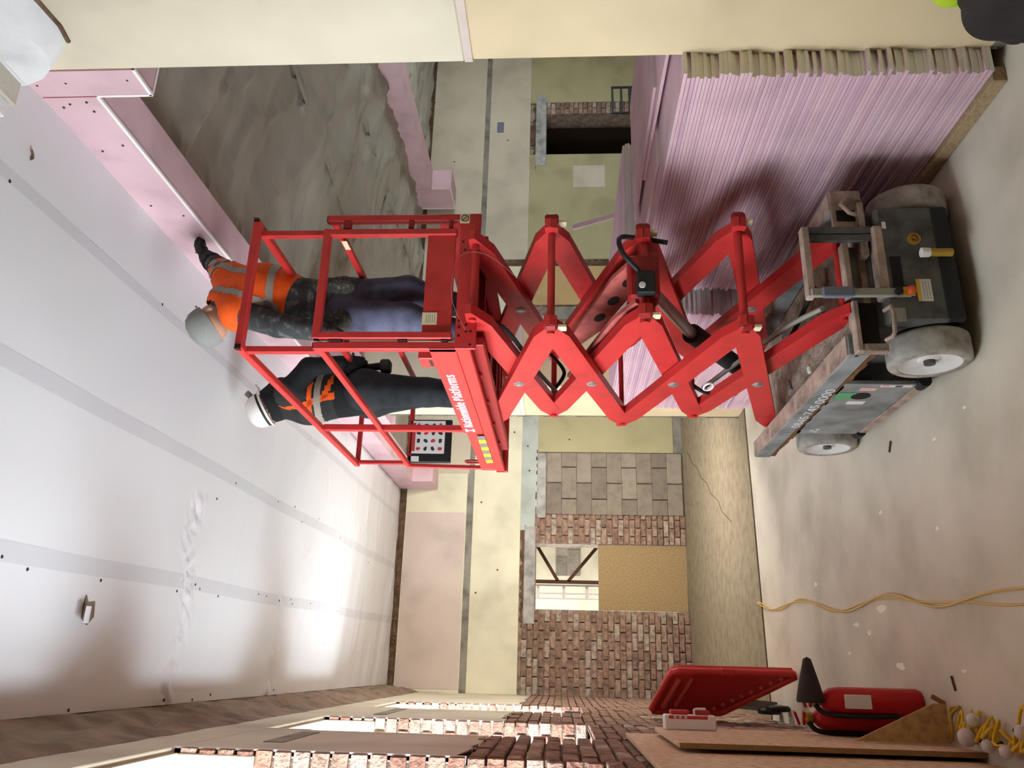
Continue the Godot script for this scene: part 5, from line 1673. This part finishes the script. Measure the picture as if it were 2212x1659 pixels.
# ---------------------------------------------------------------- left corner
func build_fire_corner() -> void:
	var b: B
	# plywood leaning on the wall
	var p1 := thing("plywood_sheet", "larger plywood sheet standing against the brick wall under the window, behind the others", "plywood", V(-0.3, 0, -3.4))
	bxo(V(-0.325, 0.0, -4.44), V(-0.305, 1.32, -2.2), "panel", "ply", p1, 0.002)
	var p2 := thing("plywood_sheet", "narrower plywood sheet standing behind the white alarm box and the extinguishers", "plywood", V(-0.28, 0, -3.9))
	bxo(V(-0.288, 0.0, -4.36), V(-0.268, 1.18, -3.47), "panel", "ply", p2, 0.002)
	bxo(V(-0.288, 0.0, -3.4715), V(-0.268, 1.18, -3.469), "cut_edge", "ply_edge", p2)
	var p3 := thing("plywood_offcut", "darker plywood offcut with a slanted top edge standing beside the fire extinguishers", "plywood", V(-0.2, 0, -3.76))
	b = B.new()
	b.prism([Vector2(-0.262, 0.0), Vector2(-0.105, 0.0), Vector2(-0.103, 0.05), Vector2(-0.262, 0.40)], Transform3D(Basis(), V(0, 0, -3.785)), 0.018)
	obj(b, "panel", "ply_dark", p3)
	b = B.new()
	b.bar(V(-0.106, 0.0, -3.775), V(-0.075, 0.055, -3.775), 0.02, 0.012, Vector3.BACK, 0.002)
	obj(b, "corner_batten", "ply_edge", p3)
	# two extinguishers
	extinguisher(V(-0.112, 0, -4.03), "red gas extinguisher with a black cone horn and white label, nearer the room", true)
	extinguisher(V(-0.195, 0, -4.16), "red extinguisher half hidden behind the other, against the plywood", false)
	# red moulded cart on its end
	var c := thing("moulded_cart", "red moulded plastic cart tipped up on its end beside the extinguishers", "cart", V(-0.1, 0, -6.1))
	var n0 := V(0.0, 0.025, -5.95)
	var e1 := V(-0.30, 0, -0.40).normalized()
	var nrm := Vector3.UP.cross(e1).normalized()
	if nrm.z < 0:
		nrm = -nrm
	var xf := Transform3D(Basis(-e1, Vector3.UP, (-e1).cross(Vector3.UP)), n0)
	var w := 0.47
	var outline := [Vector2(0, 0.02), Vector2(0, 0.80), Vector2(-0.02, 0.845), Vector2(-0.06, 0.865), Vector2(-w + 0.03, 0.965), Vector2(-w, 0.955), Vector2(-w, 0.47), Vector2(-w + 0.02, 0.44), Vector2(-0.03, 0.0)]
	b = B.new()
	b.prism(outline, Transform3D(xf.basis, xf.origin - xf.basis.z * 0.05), 0.05)
	obj(b, "deck_shell", "cart_red", c)
	b = B.new()
	var rim := []
	for q in outline:
		rim.append(xf * V(q.x, q.y, 0.0))
	rim.append(rim[0])
	b.tube(rim, 0.024, 10)
	obj(b, "rolled_rim", "cart_red", c)
	b = B.new()
	b.tube([xf * V(-0.07, 0.79, 0.004), xf * V(-w + 0.06, 0.885, 0.004)], 0.020, 10)
	b.tube([xf * V(-0.07, 0.70, 0.002), xf * V(-w + 0.08, 0.795, 0.002)], 0.014, 10)
	obj(b, "top_ridge", "cart_ridge", c)
	for k in 8:
		b = B.new()
		var t := k / 7.0
		b.cbox(Transform3D(xf.basis, xf * V(-0.05 - t * 0.36, 0.10 + t * 0.42, 0.006)), V(0.035, 0.03, 0.03), 0.012)
		obj(b, "rib", "cart_ridge", c)
	bxo(n0 + V(-0.025, 0.42, -0.02), n0 + V(0.028, 0.52, 0.03), "side_lug", "cart_red", c, 0.012)
	for k in 2:
		var wc := V(-0.24, 0.085, -6.30) + V(-0.03, 0, -0.26) * k
		b = B.new()
		var wx := Transform3D(Basis(V(0, 0, 1), V(1, 0, 0), V(0, 1, 0)), wc)
		b.lathe(wx, [[0.03, -0.022], [0.075, -0.02], [0.085, -0.01], [0.085, 0.01], [0.075, 0.02], [0.04, 0.022], [0.0, 0.018]], 24)
		var wh := obj(b, "wheel", "black_plastic", c)
		b = B.new()
		b.lathe(wx, [[0.042, 0.021], [0.03, 0.028], [0.0, 0.028]], 16)
		obj(b, "hub", "grey_metal", wh)
		b = B.new()
		b.bar(wc + V(0.02, 0.0, 0.0), V(wc.x + 0.05, 0.45, wc.z + 0.05), 0.05, 0.02, Vector3.BACK, 0.004)
		obj(b, "wheel_fork", "grey_metal", c)
	# white alarm box on the plywood
	var a := thing("alarm_box", "white alarm box with a red lettered strip on the plywood above the extinguishers", "alarm box", V(-0.23, 0.9, -4.22))
	bxo(V(-0.2682, 0.905, -4.27), V(-0.200, 1.15, -4.18), "case", "white_paint", a, 0.006)
	bxo(V(-0.218, 0.945, -4.1805), V(-0.203, 1.13, -4.1785), "strip", "label_red", a)
	for y in [1.10, 1.075, 1.05]:
		bxo(V(-0.215, y - 0.007, -4.1788), V(-0.206, y + 0.007, -4.178), "strip_mark", "label_white", a)
	for q in [[1.075, 0.045], [0.965, 0.035]]:
		bxo(V(-0.201, q[0] - q[1], -4.25), V(-0.178, q[0] + q[1], -4.20), "red_button", "label_red", a, 0.006)
	b = B.new()
	b.tube([V(-0.2, 1.005, -4.20), V(-0.175, 1.005, -4.20), V(-0.172, 0.99, -4.20), V(-0.172, 0.95, -4.20)], 0.006, 8)
	obj(b, "loop_handle", "label_white", a)
	# festoon lights in a heap
	var f := thing("festoon_lights", "heap of yellow festoon lights with grey bulbs on the floor in the corner", "string lights", V(-0.2, 0, -3.4))
	var pts := []
	var nf := FastNoiseLite.new()
	nf.seed = 77
	nf.frequency = 1.0
	for i in 46:
		var t := i / 45.0
		pts.append(V(clampf(-0.20 + 0.13 * nf.get_noise_1d(i * 0.9) * 1.7, -0.235, -0.08), 0.02 + 0.09 * absf(nf.get_noise_1d(i * 0.7 + 50.0)), lerpf(-3.62, -3.05, t) + 0.11 * nf.get_noise_1d(i * 1.1 + 90.0)))
	b = B.new()
	b.tube(smooth(pts, 4), 0.006, 7)
	obj(b, "cable", "yellow", f)
	b = B.new()
	b.tube(smooth([V(-0.115, 0.012, -3.66), V(-0.125, 0.02, -3.69), V(-0.20, 0.03, -3.68), V(-0.235, 0.02, -3.71), V(-0.245, 0.012, -3.74), V(-0.22, 0.02, -3.73), V(-0.14, 0.02, -3.68), V(-0.11, 0.012, -3.62)], 5), 0.0065, 7)
	obj(b, "cable_loop", "yellow_dirty", f)
	var bl := [[-0.215, 0.07, -3.47, 0.035, 0.5], [-0.150, 0.055, -3.43, 0.026, 1.2], [-0.235, 0.055, -3.345, 0.025, 0.2], [-0.245, 0.055, -3.22, 0.024, -0.3], [-0.17, 0.05, -3.10, 0.025, 0.7]]
	for q in bl:
		var d: Vector3 = V(sin(q[4]) * 0.4, 0.35, 1.0).normalized()
		var cpos := V(q[0], q[1], q[2])
		var x: Vector3 = d.cross(Vector3.RIGHT).normalized()
		var xb := Transform3D(Basis(x, d, x.cross(d)), cpos)
		b = B.new()
		b.lathe(xb, [[q[3] * 0.65, -q[3] * 1.0], [q[3] * 0.95, -q[3] * 0.5], [q[3], 0.0], [q[3] * 0.86, q[3] * 0.55], [q[3] * 0.5, q[3] * 0.9], [0.0, q[3] * 1.02]], 18)
		var bb := obj(b, "bulb", "bulb", f)
		b = B.new()
		b.lathe(xb, [[0.0, -q[3] * 2.1], [q[3] * 0.6, -q[3] * 2.0], [q[3] * 0.85, -q[3] * 1.1], [q[3] * 0.9, -q[3] * 0.7]], 14)
		obj(b, "lampholder", "yellow", bb)
		b = B.new()
		b.tube([xb * V(0, -q[3] * 2.1, 0), xb * V(0.01, -q[3] * 2.6, 0.02)], 0.012, 8)
		obj(b, "holder_clip", "black_plastic", bb)

func extinguisher(at: Vector3, label: String, horn: bool) -> void:
	var e := thing("fire_extinguisher", label, "fire extinguisher", at, "")
	var b := B.new()
	b.lathe(Transform3D(Basis(), at), [[0.0, 0.0], [0.055, 0.002], [0.062, 0.02], [0.062, 0.37], [0.055, 0.41], [0.034, 0.44], [0.022, 0.45], [0.022, 0.46]], 28)
	obj(b, "cylinder", "ext_red", e)
	b = B.new()
	b.lathe(Transform3D(Basis(), at), [[0.024, 0.455], [0.028, 0.46], [0.028, 0.49], [0.015, 0.50], [0.0, 0.50]], 16)
	obj(b, "valve", "brass" if not horn else "steel", e)
	b = B.new()
	b.bar(at + V(-0.03, 0.52, 0.0), at + V(0.03, 0.545, 0.02), 0.022, 0.012, Vector3.UP, 0.003)
	b.bar(at + V(-0.03, 0.50, 0.0), at + V(0.03, 0.50, 0.02), 0.022, 0.012, Vector3.UP, 0.003)
	obj(b, "lever", "ext_red", e)
	if horn:
		b = B.new()
		b.cbox(Transform3D(Basis(Vector3.UP, 0.0), at + V(0.0, 0.30, 0.061)), V(0.06, 0.12, 0.006), 0.002)
		obj(b, "label", "label_white", e)
	b = B.new()
	b.tube(smooth([at + V(-0.02, 0.48, 0.02), at + V(-0.055, 0.44, 0.04), at + V(-0.062, 0.30, 0.04), at + V(-0.06, 0.12, 0.035)], 5), 0.012, 8)
	obj(b, "hose", "black_plastic", e)
	if horn:
		b = B.new()
		b.lathe(Transform3D(Basis(V(0, 1, 0), V(1, 0, 0), V(0, 0, -1)), at + V(0.0, 0.50, 0.02)), [[0.0, -0.012], [0.060, -0.01], [0.063, 0.0], [0.05, 0.06], [0.030, 0.135], [0.018, 0.18], [0.0, 0.19]], 22)
		obj(b, "horn", "charcoal", e)

# ---------------------------------------------------------------- the rest
func build_small_things() -> void:
	var b: B
	# yellow twin cord snaking over the floor
	var c := thing("extension_cord", "thin yellow twisted cord snaking across the concrete floor to the joint", "cord", V(0.3, 0, -4.5))
	for s in [-1.0, 1.0]:
		var pts := []
		for i in 60:
			var t := i / 59.0
			var z := lerpf(-2.6, -6.98, t)
			var x: float = lerpf(0.27, 0.54, pow(t, 1.3)) + 0.035 * sin(z * 4.2 + 0.5) * smoothstep(0.15, 0.35, t) + s * 0.012 * cos(z * 6.0) * (1.0 - 0.4 * t)
			if t < 0.25:
				x += s * 0.03 * (0.25 - t) * 4.0
			pts.append(V(x, 0.007 + 0.004 * s, z))
		b = B.new()
		b.tube(smooth(pts, 3), 0.005, 6)
		obj(b, "strand", "cord", c)
	# hi-vis clothing heaped against the near wall
	var j := thing("workwear_bag", "dark bag with lime high visibility cloth heaped at the foot of the near wall", "bag", V(2.1, 0, -2.1))
	obj(blob([[V(2.165, 0.055, -2.315), V(2.13, 0.20, -2.18), 0.05, 0.085, 0.05], [V(2.13, 0.20, -2.18), V(2.10, 0.28, -2.02), 0.085, 0.12, 0.06], [V(2.05, 0.10, -2.14), V(2.03, 0.14, -1.9), 0.08, 0.12, 0.07], [V(2.15, 0.09, -2.26), V(2.06, 0.20, -2.1), 0.03, 0.05, 0.015], [V(2.17, 0.22, -2.22), V(2.10, 0.32, -2.10), 0.03, 0.04, 0.012]], 0.012), "bag_body", "charcoal", j)
	obj(blob([[V(2.165, 0.37, -2.10), V(2.12, 0.42, -1.98), 0.07, 0.09, 0.05], [V(2.185, 0.30, -2.185), V(2.17, 0.36, -2.13), 0.03, 0.05, 0.03]], 0.01), "lime_cloth", "lime", j)
	obj(blob([[V(2.06, 0.17, -2.00), V(2.02, 0.10, -1.95), 0.045, 0.07, 0.03]], 0.01), "lime_cloth", "lime", j)
	# round dark thing on the far window sill
	var r := thing("dark_can", "small dark round can on the farthest brick window sill", "can", V(-0.45, 1.48, -7.6))
	b = B.new()
	b.lathe(Transform3D(Basis(), V(-0.42, 1.48, -7.55)), [[0.0, 0.0], [0.06, 0.0], [0.06, 0.13], [0.05, 0.14], [0.0, 0.14]], 18)
	obj(b, "can_body", "black_plastic", r)
	# bits on the floor
	for q in [[1.089, -3.961, 0.6, "dark nail lying on the concrete beside the scissor lift rear wheel"], [-0.02, -3.66, -0.3, "dark screw lying on the floor by the festoon lights"]]:
		var n := thing("loose_fixing", q[3], "fixing", V(q[0], 0, q[1]))
		b = B.new()
		var d := V(cos(q[2]), 0, sin(q[2])) * 0.03
		b.tube([V(q[0], 0.006, q[1]) - d, V(q[0], 0.006, q[1]) + d], 0.0045, 6)
		obj(b, "shank", "brown_timber", n)
